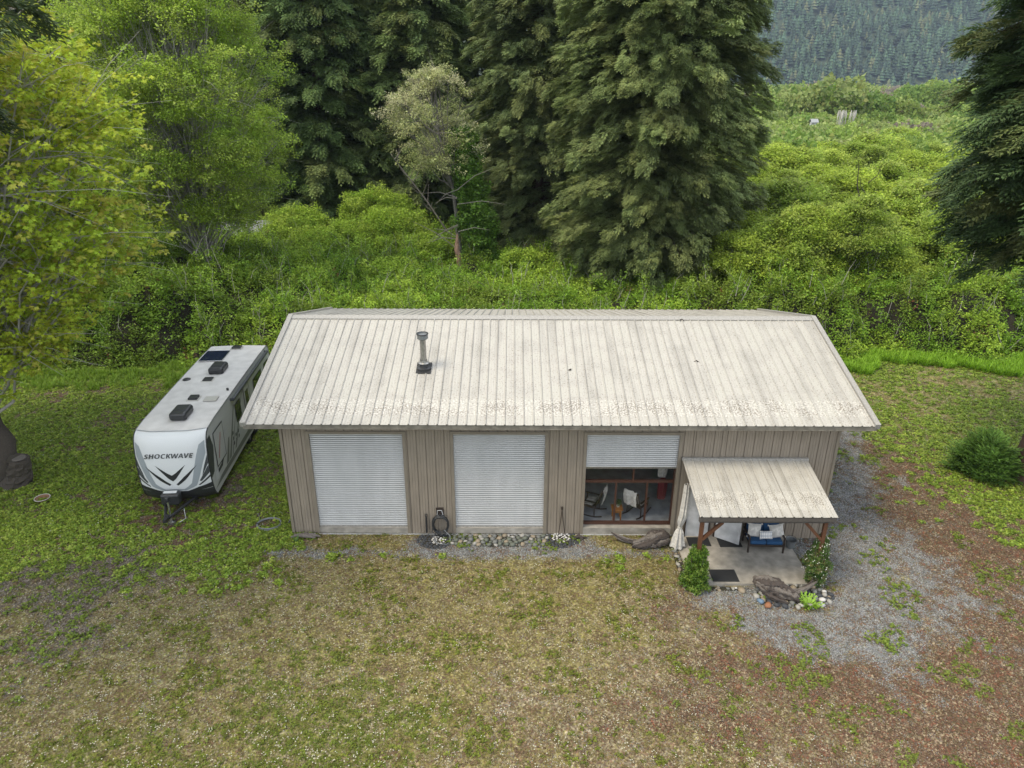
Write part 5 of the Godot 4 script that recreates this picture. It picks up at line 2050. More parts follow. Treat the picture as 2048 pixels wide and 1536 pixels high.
func rocker(at: Vector3, turn: float, label: String, throw_side: float) -> void:
	var o := thing("rocking_chair", label, "rocking chair", at, turn, "rocking chairs inside the glazed bay")
	var g := G.new()
	for s in [-0.28, 0.28]:
		g = G.new()
		var pts := []
		for k in 9:
			var t := -1.0 + k / 4.0
			pts.append(Vector3(s, 0.03 + 0.1 * t * t, t * 0.5))
		g.tube(pts, range(9).map(func(_q): return 0.024), 6)
		part("rocker", g, M.dark_wood, o)
		for z in [0.24, -0.22]:
			g = G.new()
			g.tube([Vector3(s, 0.05, z), Vector3(s, 0.42 if z < 0 else 0.62, z)], [0.022, 0.02], 6)
			part("leg", g, M.dark_wood, o)
		g = G.new()
		g.rbox(Vector3(s, 0.63, 0.02), Vector3(0.07, 0.03, 0.56), 0.01)
		part("arm", g, M.dark_wood, o)
		g = G.new()
		g.tube([Vector3(s * 0.9, 0.38, -0.22), Vector3(s * 0.9, 1.08, -0.46)], [0.024, 0.02], 6)
		part("back_post", g, M.dark_wood, o)
	g = G.new()
	g.rbox(Vector3(0, 0.41, 0.0), Vector3(0.56, 0.05, 0.5), 0.02)
	part("seat", g, M.dark_wood, o)
	for k in 5:
		g = G.new()
		var x := -0.18 + k * 0.09
		g.tube([Vector3(x, 0.42, -0.23), Vector3(x, 1.02, -0.45)], [0.012, 0.012], 5)
		part("spindle", g, M.dark_wood, o)
	g = G.new()
	g.rbox(Vector3(0, 1.07, -0.46), Vector3(0.56, 0.1, 0.03), 0.01)
	part("crest_rail", g, M.dark_wood, o)
	# throw over the back and seat
	var th := G.new()
	var line := [Vector3(0, 0.55, -0.44), Vector3(0, 0.95, -0.52), Vector3(0, 1.15, -0.48), Vector3(0, 1.0, -0.38), Vector3(0, 0.6, -0.22), Vector3(0, 0.47, -0.1), Vector3(0, 0.46, 0.2), Vector3(0, 0.36, 0.3)]
	for i in line.size() - 1:
		for k in 6:
			var q := []
			for pq in [[k, i], [k + 1, i], [k + 1, i + 1], [k, i + 1]]:
				var x: float = -0.26 + 0.52 * pq[0] / 6.0 + throw_side * 0.05
				q.append(line[pq[1]] + Vector3(x, 0.02 * sin(x * 30.0 + pq[1]), 0.015 * cos(x * 21.0)))
			th.quad(q[0], q[1], q[2], q[3])
			th.quad(q[3] - Vector3(0, 0.012, 0), q[2] - Vector3(0, 0.012, 0), q[1] - Vector3(0, 0.012, 0), q[0] - Vector3(0, 0.012, 0))
	var t := part(numbered("throw"), th, M.cloth_white, self)
	t.transform = o.transform
	t.set_meta("label", "white throw draped over the " + ("left" if throw_side < 0 else "right") + " rocking chair behind the glass")
	t.set_meta("category", "throw")

func make_interior() -> void:
	var fy := 0.252
	rocker(Vector3(2.85, fy, -1.0), deg_to_rad(-115.0), "dark rocking chair at the left behind the glass", -1.0)
	rocker(Vector3(4.5, fy, -0.95), deg_to_rad(140.0), "dark rocking chair at the right behind the glass", 1.0)
	var o := thing("side_table", "small honey coloured wooden side table behind the glass", "table", Vector3(3.72, fy, -0.62))
	var g := G.new()
	for x in [-0.13, 0.13]:
		for z in [-0.13, 0.13]:
			g = G.new()
			g.rbox(Vector3(x, 0.22, z), Vector3(0.045, 0.44, 0.045), 0.008)
			part("leg", g, M.honey_wood, o)
	g = G.new()
	g.rbox(Vector3(0, 0.38, 0), Vector3(0.3, 0.12, 0.3), 0.01)
	part("apron", g, M.honey_wood, o)
	g = G.new()
	g.rbox(Vector3(0, 0.455, 0), Vector3(0.4, 0.03, 0.4), 0.01)
	part("top", g, M.honey_wood, o)
	o = thing("potted_plant", "small dark green plant in a pale pot on the side table", "plant", Vector3(3.76, fy + 0.471, -0.66))
	g = G.new()
	g.lathe([Vector2(0, 0.002), Vector2(0.05, 0.002), Vector2(0.065, 0.11), Vector2(0.05, 0.1), Vector2(0, 0.09)], 14)
	part("pot", g, M.cloth_white, o)
	var mm := Many.new()
	rng.seed = 5
	for k in 26:
		var s := rf(0.05, 0.08)
		mm.put(Transform3D(Basis.from_euler(Vector3(rf(-1, 1), rf(0, TAU), rf(-1, 1))).scaled(Vector3(s, s, s)), Vector3(rf(-0.08, 0.08), rf(0.12, 0.26), rf(-0.08, 0.08))), Color(0.04, 0.08, 0.02))
	o.add_child(mm.node("leaves", BALLS[0], M.leaf_gloss))
	# clothes on a rail by the right wall of the bay, and pale garments farther in
	for q in [["coat", "dark red coat hanging at the right inside the glazed bay", "coat", Vector3(5.28, 1.0, -0.75), M.cloth_red, 0.85], ["shirt", "pale shirt hanging above the dark red coat", "shirt", Vector3(5.3, 1.75, -1.0), M.cloth_white, 0.55], ["lace_cloth", "pale lace cloth hung high at the left inside the glazed bay", "cloth", Vector3(2.7, 2.0, -2.6), M.cloth_white, 0.7], ["lace_cloth", "pale cloth hung high beside the lace cloth inside", "cloth", Vector3(3.35, 1.9, -2.6), M.cloth_white, 0.6]]:
		g = G.new()
		var hgt: float = q[5]
		for i in 8:
			for k in 14:
				var w := []
				for pq in [[k, i], [k + 1, i], [k + 1, i + 1], [k, i + 1]]:
					var a: float = TAU * pq[0] / 14.0
					var t: float = pq[1] / 8.0
					var rr := lerpf(0.11, 0.04 + 0.08 * sstep(1.0, 0.82, t), t) * (1.0 + 0.18 * sin(a * 5.0 + t * 2.0))
					w.append(Vector3(cos(a) * rr * 1.3, t * hgt, -sin(a) * rr * 0.6))
				g.quad(w[0], w[1], w[2], w[3])
		var c := thing(q[0], q[1], q[2], q[3])
		part("cloth_body", g, q[4], c)
		g = G.new()
		g.tube([Vector3(0, hgt - 0.05, 0), Vector3(0, hgt + 0.12, 0), Vector3(0.04, hgt + 0.17, 0)], [0.008, 0.008, 0.008], 5)
		part("hanger", g, M.steel, c)
	g = G.new()
	g.rbox(Vector3(0.8, 0.7, -5.2), Vector3(2.6, 0.9, 0.9), 0.03)
	g.rbox(Vector3(0.8, 1.3, -5.5), Vector3(2.6, 0.8, 0.25), 0.05)
	single("sofa", "dark sofa standing deep inside the glazed bay", "sofa", g, M.dark_wood)

func make_trees() -> void:
	var maple_cols := [Color(0.36, 0.47, 0.04), Color(0.41, 0.50, 0.05), Color(0.31, 0.44, 0.04), Color(0.44, 0.45, 0.08)]
	broadleaf("maple_tree", "large maple with fresh yellow-green lobed leaves and thick dark trunk", Vector3(-20.0, 0, -3.6), Vector3(-1.6, 11.6, -1.2), Vector3(9.2, 9.2, 7.0), {"seed": 3, "trunk": 0.6, "clumps": 340, "per": 46, "cols": maple_cols, "size": Vector2(0.21, 0.35), "twig": M.twig_pale, "clump": 0.2, "meshes": BUNCHES, "twigs": 5})
	broadleaf("alder_tree", "tall light green alder spreading behind the maple", Vector3(-20.5, 0, -27.0), Vector3(-0.2, 13.5, 0.5), Vector3(7.4, 10.5, 6.0), {"seed": 8, "trunk": 0.22, "bark": M.bark, "clumps": 430, "per": 37, "cols": [Color(0.33, 0.45, 0.06), Color(0.28, 0.41, 0.055), Color(0.38, 0.48, 0.09)], "twig": M.twig_pale, "size": Vector2(0.24, 0.4), "clump": 0.19, "meshes": [BALLS[1], BALLS[2]], "twigs": 5})
	broadleaf("alder_tree", "dense green tree at the far left behind the maple", Vector3(-37.0, 0, -25.0), Vector3(0, 11.0, 0), Vector3(8.5, 9.5, 7.0), {"seed": 9, "trunk": 0.25, "bark": M.bark_pale, "clumps": 180, "per": 45, "cols": [Color(0.16, 0.25, 0.035), Color(0.2, 0.29, 0.045)], "size": Vector2(0.4, 0.6), "clump": 0.2, "meshes": [BALLS[1], BALLS[2]]})
	broadleaf("pale_tree", "sparse pale grey-green tree leaning above the ivy-clad trunk", Vector3(-3.7, 0, -33.4), Vector3(-2.0, 11.9, 0.5), Vector3(3.8, 3.9, 3.0), {"seed": 14, "trunk": 0.24, "bark": M.bark_pale, "clumps": 60, "per": 26, "cols": [Color(0.48, 0.50, 0.25), Color(0.40, 0.45, 0.18), Color(0.55, 0.54, 0.34)], "size": Vector2(0.22, 0.36), "clump": 0.3, "meshes": [BALLS[1], BALLS[2]], "twigs": 7})
	# ivy on that trunk: a climbing plant of its own
	var ivy := thing("ivy", "dark glossy ivy climbing the trunk below the pale tree", "ivy", Vector3(-3.1, 0, -33.0))
	var mm := Many.new()
	rng.seed = 61
	for k in 2200:
		var t := rng.randf()
		var y := 1.0 + 10.5 * t
		var a := rf(0, TAU)
		var r := lerpf(1.6, 0.7, t) * sqrt(rng.randf()) * (1.0 + 0.9 * noise_b.get_noise_2d(a * 1.5, y * 1.6))
		var s := rf(0.26, 0.44)
		mm.put(Transform3D(Basis.from_euler(Vector3(rf(-0.8, 0.8), rf(0, TAU), rf(-0.8, 0.8))).scaled(Vector3(s, s, s)), Vector3(cos(a) * r - 0.6 * t + (0.9 * (1.0 - t)), y, sin(a) * r)), Color(0.11, 0.21, 0.03) * rf(0.6, 1.6))
	var st := G.new()
	st.tube([Vector3(0.1, 0, 0), Vector3(-0.2, 5, 0.1), Vector3(-0.5, 11, 0)], [0.1, 0.07, 0.03], 6)
	part("stem", st, M.bark, ivy)
	ivy.add_child(mm.node("leaves", BALLS[0], M.leaf_gloss))
	# broken snag with bare boughs
	var sn := thing("snag", "broken pale reddish trunk with bare boughs beside the ivy", "dead tree", Vector3(-4.0, 0.5, -31.0))
	part("trunk", log_mesh([Vector3(0.3, 0, 0), Vector3(0.15, 1.4, 0.1), Vector3(-0.05, 2.8, 0), Vector3(-0.02, 3.9, -0.1)], [0.22, 0.17, 0.16, 0.05], 44, 0.5, 9, 5), mat("snag_wood", lin(0.34, 0.22, 0.16), 0.9, grain, Vector3(6, 1, 6)), sn)
	rng.seed = 46
	for k in 11:
		var g := G.new()
		var y := rf(2.5, 7.5)
		var a := rf(-0.6, 0.6) + (PI if k < 8 else 0.0)
		var L := rf(1.5, 3.6)
		var d := Vector3(cos(a), rf(-0.7, 0.9), sin(a) * 0.8)
		g.tube([Vector3(0, y, -0.6), Vector3(0, y, -0.4) + d * L * 0.5 + Vector3(0, 0.25, 0), Vector3(0, y, -0.3) + d * L], [0.035, 0.028, 0.008], 5)
		part("bough", g, M.bark_pale, sn)
	var bare := thing("bare_sapling", "bare grey sapling leaning out of the bright shrubs", "tree", Vector3(-6.5, 1.0, -43.0))
	var bg := G.new()
	bg.tube([Vector3(1.5, 0, 0), Vector3(-1.0, 4.0, 0.3), Vector3(-4.0, 8.0, 0.2)], [0.1, 0.07, 0.02], 6)
	part("trunk", bg, M.bark_pale, bare)
	for k in 16:
		var g := G.new()
		var t := rf(0.35, 0.95)
		var b := Vector3(1.5, 0, 0).lerp(Vector3(-4.0, 8.0, 0.2), t)
		var d := Vector3(rf(-1, 0.6), rf(0.1, 0.9), rf(-0.5, 0.5)) * rf(1.0, 2.4)
		g.tube([b, b + d * 0.5 + Vector3(0, -0.1, 0), b + d], [0.035, 0.022, 0.007], 4)
		part("bough", g, M.bark_pale, bare)
	# conifers: the big one behind the roof and its neighbours
	var big := [[0.0, 5.0], [0.06, 5.9], [0.2, 6.9], [0.38, 6.7], [0.6, 5.0], [1.0, 0.5]]
	conifer("conifer_tree", "huge dense conifer with drooping boughs right behind the roof", Vector3(9.7, 0, -30.5), 44.0, big, 105000, 11, Color(0.185, 0.24, 0.085), {"top": 26.0, "y0": 0.8, "size": 0.52, "dense": 19.0, "trunk": 0.6})
	conifer("conifer_tree", "tall dark conifer at the left shoulder of the huge one", Vector3(2.2, 0, -41.5), 40.0, [[0.0, 4.4], [0.2, 5.8], [0.5, 5.4], [1.0, 0.4]], 46000, 12, Color(0.155, 0.205, 0.078), {"top": 27.0, "size": 0.62, "dense": 14.0})
	var spots := [
		[Vector3(-9.5, 0, -52.0), 42.0, 6.0, "dark conifer rising behind the pale sparse tree", Color(0.173, 0.242, 0.080)],
		[Vector3(-18.0, 0, -50.0), 40.0, 6.2, "dark conifer left of the pale sparse tree", Color(0.127, 0.196, 0.060)],
		[Vector3(-25.5, 0, -55.0), 42.0, 6.5, "brownish dark conifer behind the light green alder", Color(0.173, 0.196, 0.084)],
		[Vector3(-4.0, 0, -60.0), 44.0, 6.5, "pale green conifer at the top middle of the wood", Color(0.218, 0.288, 0.103)],
		[Vector3(5.0, 0, -56.0), 44.0, 6.5, "conifer filling the gap left of the huge one", Color(0.196, 0.242, 0.103)],
		[Vector3(-36.0, 0, -56.0), 42.0, 7.0, "far left conifer hidden mostly by the alder", Color(0.138, 0.196, 0.070)],
		[Vector3(-13.0, 0, -66.0), 46.0, 7.5, "back row conifer between the two dark ones", Color(0.173, 0.230, 0.084)],
		[Vector3(-47.0, 0, -50.0), 42.0, 7.0, "outermost conifer at the left edge of the wood", Color(0.138, 0.196, 0.070)],
		[Vector3(-42.5, 0, -52.0), 42.0, 6.5, "dark conifer closing the gap at the top left corner", Color(0.09, 0.13, 0.045)],
		[Vector3(-30.0, 0, -70.0), 46.0, 8.0, "back row conifer above the alder crown", Color(0.150, 0.208, 0.078)]]
	for i in spots.size():
		var s: Array = spots[i]
		conifer("conifer_tree", s[3], s[0], s[1], [[0.0, s[2] * 0.8], [0.2, s[2]], [0.5, s[2] * 0.85], [1.0, 0.4]], 22000, 20 + i, s[4], {"top": 27.0, "size": 0.95, "dense": 8.0, "group": "conifers of the wood behind"})
	conifer("conifer_tree", "conifer with long drooping boughs at the right edge, backlit shade put into its colour", Vector3(20.95, 0, -4.1), 36.0, [[0.0, 3.2], [0.23, 3.6], [0.36, 6.0], [0.6, 5.4], [1.0, 0.3]], 32000, 51, Color(0.075, 0.125, 0.045), {"y0": 8.6, "top": 22.0, "size": 0.62, "dense": 15.0, "trunk": 0.62})  # low needle tint paints in the shade of the backlit side
	conifer("conifer_tree", "dark conifer bough reaching into the top left corner", Vector3(-18.6, 0, 4.6), 36.0, [[0.0, 1.0], [0.38, 5.2], [0.44, 7.6], [0.6, 6.5], [1.0, 0.3]], 2600, 53, Color(0.075, 0.11, 0.045), {"y0": 14.6, "top": 19.5, "size": 0.6, "dense": 14.0, "trunk": 0.5})
	# bright shrubs on the bank
	var lime := [Color(0.31, 0.45, 0.05), Color(0.27, 0.41, 0.05), Color(0.36, 0.48, 0.07)]
	var shrubs := [[-14.5, -36.0, 3.6, 3.2], [-10.0, -38.0, 4.4, 3.6], [-6.8, -33.5, 3.0, 2.6], [-18.5, -40.0, 4.0, 3.4], [-12.0, -43.0, 5.4, 3.6], [-8.5, -28.5, 2.3, 2.4], [-15.0, -29.0, 2.5, 2.6], [0.5, -31.0, 2.6, 1.8], [-20.5, -33.0, 3.0, 2.8], [-18.2, -24.0, 2.6, 2.6]]
	var shrub_says := ["round lime green shrub left of the bare sapling", "tall lime green shrub under the bare sapling", "lime green shrub just left of the broken snag", "lime green shrub by the hidden grey shed", "highest lime green shrub at the foot of the dark conifers", "low lime green shrub nearest the roof ridge", "low yellowish shrub behind the trailer", "small green shrub right of the ivy", "lime green shrub below the alder crown", "broad low shrub in front of the alder stem"]
	for i in shrubs.size():
		var q: Array = shrubs[i]
		broadleaf("shrub", shrub_says[i], Vector3(q[0], 0.6, q[1]), Vector3(0, q[2] * 0.55, 0), Vector3(q[3], q[2] * 0.5, q[3]), {"seed": 70 + i, "category": "shrub", "group": "lime green shrubs on the bank", "trunk": 0.07, "clumps": 34, "per": 38, "cols": lime, "size": Vector2(0.28, 0.46), "clump": 0.3, "meshes": [BALLS[1], BALLS[2]], "twigs": 3})
	make_thicket()
	make_far()

func make_thicket() -> void:
	# young alders and willows right of the big conifer: a few kinds, copied
	var protos := []
	var tints := [[Color(0.36, 0.46, 0.06), Color(0.31, 0.42, 0.055)], [Color(0.30, 0.42, 0.06), Color(0.36, 0.45, 0.09)], [Color(0.40, 0.49, 0.09), Color(0.33, 0.45, 0.055)], [Color(0.26, 0.37, 0.05), Color(0.32, 0.41, 0.08)]]
	var spots := []
	rng.seed = 91
	for row in [[-23.5, 8, 14.0, 32.0, 4.6, "in the front edge of the thicket, nearest the tall grass"], [-28.0, 8, 16.0, 35.0, 6.0, "in the second rank behind the tall grass"], [-33.5, 9, 17.5, 39.0, 7.0, "in the rank round the crooked dark trunk"], [-40.0, 9, 19.0, 43.0, 7.4, "just behind the crooked dark trunk"], [-47.0, 9, 19.0, 50.0, 7.6, "in the middle depth of the thicket"], [-56.0, 10, 21.0, 57.0, 7.8, "in the upper part of the thicket"], [-67.0, 11, 24.0, 66.0, 8.0, "in the next to last rank of the thicket"], [-80.0, 12, 26.0, 78.0, 8.2, "in the last rank before the valley wood"]]:
		for k in row[1]:
			var x := lerpf(row[2], row[3], (k + rf(0.15, 0.85)) / row[1])
			spots.append([Vector3(x, 0.2, row[0] + rf(-2.5, 2.5)), row[4] * rf(0.8, 1.12), row[5]])
	for i in 4:
		protos.append([5.5, 6.5, 7.2, 7.8][i])
	var made := []
	for i in spots.size():
		var k := i % 4
		var p: Vector3 = spots[i][0]
		var label: String = "light green young tree " + spots[i][2]
		if i < 4:
			var h: float = protos[k]
			var o := broadleaf("thicket_tree", label, p, Vector3(0, h * 0.58, 0), Vector3(2.7, h * 0.45, 2.7), {"seed": 130 + i, "group": "young trees of the thicket", "trunk": 0.09, "bark": M.bark_pale, "clumps": 75, "per": 34, "cols": tints[k], "size": Vector2(0.26, 0.44), "clump": 0.27, "meshes": [BALLS[1], BALLS[2]], "twigs": 5})
			made.append(o)
			continue
		var c: Node3D = made[k].duplicate()
		c.name = numbered("thicket_tree")
		c.set_meta("label", label)
		add_child(c)
		var s: float = spots[i][1] / protos[k]
		c.position = p
		c.rotation.y = rf(0, TAU)
		c.scale = Vector3(s * rf(1.0, 1.25), s, s * rf(1.0, 1.25))
	# one dark leaning trunk that shows through
	var d := thing("dead_alder", "thin dark crooked trunk standing out of the light thicket", "tree", Vector3(25.5, 0, -32.0))
	var g := G.new()
	g.tube([Vector3(0.4, 0, 0), Vector3(0.2, 3.0, 0), Vector3(0.0, 6.0, 0.2), Vector3(-0.7, 7.8, 0.1), Vector3(-0.8, 9.3, 0)], [0.1, 0.09, 0.07, 0.05, 0.02], 6)
	part("trunk", g, M.bark, d)
	for k in 6:
		g = G.new()
		var y := 4.0 + k * 0.8
		var s := 1.0 if k % 2 else -1.0
		g.tube([Vector3(0.1, y, 0), Vector3(0.1 + s * 0.5, y + 0.5, 0.1), Vector3(0.1 + s * 0.7, y + 1.2, 0.1)], [0.04, 0.03, 0.01], 4)
		part("bough", g, M.bark, d)

func far_tree(s: int, conif: bool) -> ArrayMesh:
	rng.seed = s
	var g := G.new()
	if conif:
		for t in 4:
			var y0 := 0.15 + t / 4.0 * 0.7
			var r := 0.18 * (1.0 - t / 4.6)
			var n := 7
			g.use_col = true
			for k in n:
				g.tint = leaf_tint(0.5, 1.5)
				var a0 := TAU * k / n + t
				var a1 := TAU * (k + 1) / n + t
				var w := rf(0.7, 1.25)
				g.tri(Vector3(cos(a0) * r * w, y0, sin(a0) * r * w), Vector3(0, y0 + 0.22, 0), Vector3(cos(a1) * r * 0.8, y0 + 0.02, sin(a1) * r * 0.8))
	else:
		g.use_col = true
		for k in 900:
			g.tint = leaf_tint()
			var d := Vector3(rf(-1, 1), rf(-1, 1), rf(-1, 1)).normalized()
			var lump := 1.0 + 0.35 * noise_b.get_noise_3d(d.x * 6.0, d.y * 6.0, d.z * 6.0 + s)
			var c := Vector3(0, 0.55, 0) + d * Vector3(0.5, 0.42, 0.5) * lump * rf(0.8, 1.0)
			var b := Basis.from_euler(Vector3(rf(0, TAU), rf(0, TAU), rf(0, TAU)))
			var q := rf(0.022, 0.05)
			g.tri(c + b * Vector3(-q, 0, 0), c + b * Vector3(0, 0.02, q), c + b * Vector3(q, 0, 0))
			g.tri(c + b * Vector3(-q, 0, 0), c + b * Vector3(q, 0, 0), c + b * Vector3(0, 0.02, -q))
	return g.mesh()

func hill_y(x: float, z: float) -> float:
	var d := -z - 1050.0 + 0.12 * (x - 700.0)
	var h := 0.62 * maxf(d, 0.0)
	h = 430.0 * (1.0 - exp(-h / 430.0))
	return h * (1.0 + 0.22 * noise_a.get_noise_2d(x * 0.06, z * 0.06)) * (1.0 - 0.62 * sstep(900.0, 1500.0, x + 0.2 * (z + 1500.0)))

func make_far() -> void:
	# leafy wood over the valley floor
	var mm := [Many.new(), Many.new()]
	rng.seed = 17
	for i in 3000:
		var dist := 88.0 + 950.0 * pow(rng.randf(), 1.7)
		var ax := rf(0.12, 0.95)
		var x := ax * dist
		var z := 20.0 - dist
		if dist > 215.0 and dist < 300.0 and ax > 0.45:
			continue
		var h := rf(6.0, 9.5) if dist < 200.0 else rf(8.0, 12.0) + 7.0 * maxf(0.0, noise_a.get_noise_2d(x * 0.3, z * 0.15) + 0.25)
		var c: Color = [Color(0.26, 0.35, 0.08), Color(0.2, 0.3, 0.06), Color(0.3, 0.37, 0.12), Color(0.15, 0.24, 0.05)][rng.randi() % 4]
		if rng.randf() < 0.06:
			c = Color(0.28, 0.24, 0.19)
		mm[i & 1].put(Transform3D(Basis(Vector3.UP, rf(0, TAU)).scaled(Vector3(h * rf(0.8, 1.1), h, h * rf(0.8, 1.1))), Vector3(x, -0.3, z)), c * rf(0.8, 1.2))
	stuff(mm[0].node("woodland", far_tree(3, false), M.leaf_bright), "light green woodland over the valley floor", "woodland")
	stuff(mm[1].node("woodland_001", far_tree(4, false), M.leaf_bright), "more light green woodland over the valley floor", "woodland")
	# the wooded hill
	var g := G.new()
	var n := 46
	for i in n:
		for j in n:
			var p := []
			for d in [[0, 1], [1, 1], [1, 0], [0, 0]]:
				var x: float = -900.0 + 3300.0 * (i + d[0]) / n
				var z: float = -2500.0 + 1550.0 * (j + d[1]) / n
				p.append(Vector3(x, hill_y(x, z) - 1.0, z))
			g.quad(p[0], p[1], p[2], p[3])
	structure("hill", g.mesh(), mat("hill_soil", lin(0.03, 0.045, 0.02), 1.0))
	var hm := Many.new()
	rng.seed = 19
	for i in 9500:
		var dist := 1060.0 + 900.0 * pow(rng.randf(), 1.1)
		var ax := rf(0.22, 0.85)
		var x := ax * dist
		var z := -dist
		var y := hill_y(x, z)
		if y < 1.0:
			continue
		var h := rf(13.0, 25.0)
		var c := Color(0.05, 0.09, 0.05) * rf(0.45, 1.7)
		if rng.randf() < 0.12:
			c = Color(0.13, 0.15, 0.07) * rf(0.8, 1.2)
		hm.put(Transform3D(Basis(Vector3.UP, rf(0, TAU)).scaled(Vector3(h * 1.9, h, h * 1.9)), Vector3(x, y - 2.0, z)), c)
	stuff(hm.node("hill_forest", far_tree(6, true), M.needle), "dark conifer forest covering the far hill", "forest")
	# pampas plumes and a small white shed far down the valley
	var o := thing("pampas_grass", "clump of pale pampas plumes beyond the thicket", "pampas grass", Vector3(64.0, 7.2, -125.0))
	rng.seed = 3
	for k in 16:
		var pg := G.new()
		var b := Vector3(rf(-1.6, 1.6), 0, rf(-0.8, 0.8))
		var d := Vector3(rf(-0.3, 0.3), 1, 0)
		pg.tube([b - Vector3(0, 7.4, 0), b + d * 1.2, b + d * 2.2, b + d * 2.9], [0.03, 0.05, 0.22, 0.03], 5)
		part("plume", pg, M.lens_beige, o)
	o = thing("white_shed", "tiny white shed roofline among trees far down the valley", "shed", Vector3(56.0, 0, -120.0))
	var w := G.new()
	w.span(Vector3(-0.5, 0, -0.5), Vector3(0.5, 8.2, 0.5))
	part("wall", w, M.white_paint, o)
	w = G.new()
	for s in [1.0, -1.0]:
		w.quad(Vector3(-0.7, 8.1, 0.7 * s) if s > 0 else Vector3(0.7, 8.1, 0.7 * s), Vector3(0.7, 8.1, 0.7 * s) if s > 0 else Vector3(-0.7, 8.1, 0.7 * s), Vector3(0.7, 8.7, 0) if s > 0 else Vector3(-0.7, 8.7, 0), Vector3(-0.7, 8.7, 0) if s > 0 else Vector3(0.7, 8.7, 0))
	part("roof", w, M.roof_grey, o)

func make_plants() -> void:
	# climber on the left post, flowering shrub at the right post
	for q in [["climbing_shrub", "leafy green climber wrapped round the left porch post", Vector3(5.78, -0.14, 2.62), [Color(0.10, 0.19, 0.02), Color(0.17, 0.25, 0.04), Color(0.06, 0.12, 0.016)], 1.35], ["flowering_shrub", "dark green bush with white flowers at the right porch post", Vector3(9.62, -0.14, 2.45), [Color(0.07, 0.14, 0.03), Color(0.1, 0.18, 0.04), Color(0.18, 0.18, 0.07)], 1.7]]:
		var o := thing(q[0], q[1], "shrub", q[2])
		rng.seed = int(q[4] * 100)
		var g := G.new()
		for k in 5:
			var a := k * 1.3
			g.tube([Vector3(cos(a) * 0.08, 0, sin(a) * 0.08), Vector3(cos(a) * 0.2, q[4] * 0.5, sin(a) * 0.2), Vector3(cos(a) * 0.3, q[4] * 0.95, sin(a) * 0.3)], [0.018, 0.013, 0.005], 5)
		part("stems", g, M.bark, o)
		var mm := Many.new()
		var fl := Many.new()
		var white: bool = q[0] == "flowering_shrub"
		for k in 1100:
			var t := rng.randf()
			var y: float = 0.08 + t * q[4]
			var r := (0.50 if not white else 0.56) * (0.75 + 0.25 * sin(t * 5.0 + 0.6)) * sqrt(maxf(0.05, 1.0 - pow(t, 4.0)))
			if not white:
				r = lerpf(0.52, 0.22, pow(t, 1.6)) * (1.0 + 0.18 * sin(t * 14.0))
			elif t < 0.35:
				r *= 0.62
			var a := rf(0, TAU)
			r *= (0.8 + 0.35 * noise_b.get_noise_2d(a * 2.0, t * 8.0)) * pow(rng.randf(), 0.35)
			var s := rf(0.055, 0.11)
			var p := Vector3(cos(a) * r, y, sin(a) * r)
			mm.put(Transform3D(Basis.from_euler(Vector3(rf(-1, 1), rf(0, TAU), rf(-1, 1))).scaled(Vector3(s, s, s)), p), q[3][rng.randi() % 3] * rf(0.75, 1.3))
			if white and k % 10 == 0:
				fl.put(Transform3D(Basis.from_euler(Vector3(rf(-1, 1), rf(0, TAU), 0)).scaled(Vector3(1.3, 1.3, 1.3)), p * Vector3(1.1, 1, 1.1)), Color(0.75, 0.75, 0.7))
		o.add_child(mm.node("leaves", BALLS[0], M.leaf_gloss))
		if white:
			var f := fl.node("flowers", scatter_mesh("daisy", 55), M.blade)
			f.set_meta("kind", "stuff")
			o.add_child(f)
	# fern by the stump
	var o := thing("fern", "bright green fern in the stones before the driftwood stump", "fern", Vector3(9.05, -0.13, 3.52))
	rng.seed = 27
	for k in 9:
		var f := inst("frond", SPRAYS[0], mat("fern_leaf", lin(0.17, 0.30, 0.02), 0.6) if k == 0 else M.fern_leaf, o)
		var a := TAU * k / 9 + rf(-0.2, 0.2)
		f.transform = Transform3D((Basis(Vector3.UP, a) * Basis(Vector3.BACK, rf(0.35, 0.8))).scaled(Vector3(0.42, 0.42, 0.42)), Vector3(0, 0.03, 0))
	# juniper-like bush by the right trunk
	o = thing("evergreen_bush", "low dark feathery evergreen bush beside the right trunk", "bush", Vector3(19.2, -0.14, -4.6))
	var mm := Many.new()
	for k in 900:
		var a := rf(0, TAU)
		var r := 0.9 * sqrt(rng.randf()) * (1.0 + 0.7 * noise_b.get_noise_2d(cos(a) * 3.0, sin(a) * 3.0))
		var dir := Vector3(cos(a) * r, rf(0.35, 0.9), sin(a) * r).normalized()
		var zz := dir.cross(Vector3.UP).normalized()
		var s := rf(0.4, 0.7)
		mm.put(Transform3D(Basis(dir, zz.cross(dir), zz).scaled_local(Vector3(s, s, s)), Vector3(cos(a) * r * 0.85, rf(0.0, 1.5) * (1.0 - 0.6 * r / 1.15) * (1.0 + 0.5 * noise_b.get_noise_2d(cos(a) * r * 4.0, sin(a) * r * 4.0)), sin(a) * r * 0.85)), Color(0.13, 0.24, 0.045) * rf(0.7, 1.4))
	var sg := G.new()
	sg.tube([Vector3(0, 0, 0), Vector3(0.05, 0.8, 0)], [0.06, 0.03], 6)
	part("stem", sg, M.bark, o)
	o.add_child(mm.node("foliage", SPRAYS[0], M.needle))
	# weeds: dark tuft at the building's left corner
	o = thing("weed_tuft", "dark green weed tuft at the left front corner", "weed", Vector3(-7.35, 0, 0.55))
	for k in 14:
		var bg := G.new()
		var a := rf(0, TAU)
		var d := Vector3(cos(a), 0, sin(a))
		var w := Vector3(-d.z, 0, d.x) * 0.02
		bg.tri(-w, w, d * rf(0.1, 0.25) + Vector3(0, rf(0.15, 0.32), 0))
		part("blade", bg, M.fern_dark, o)
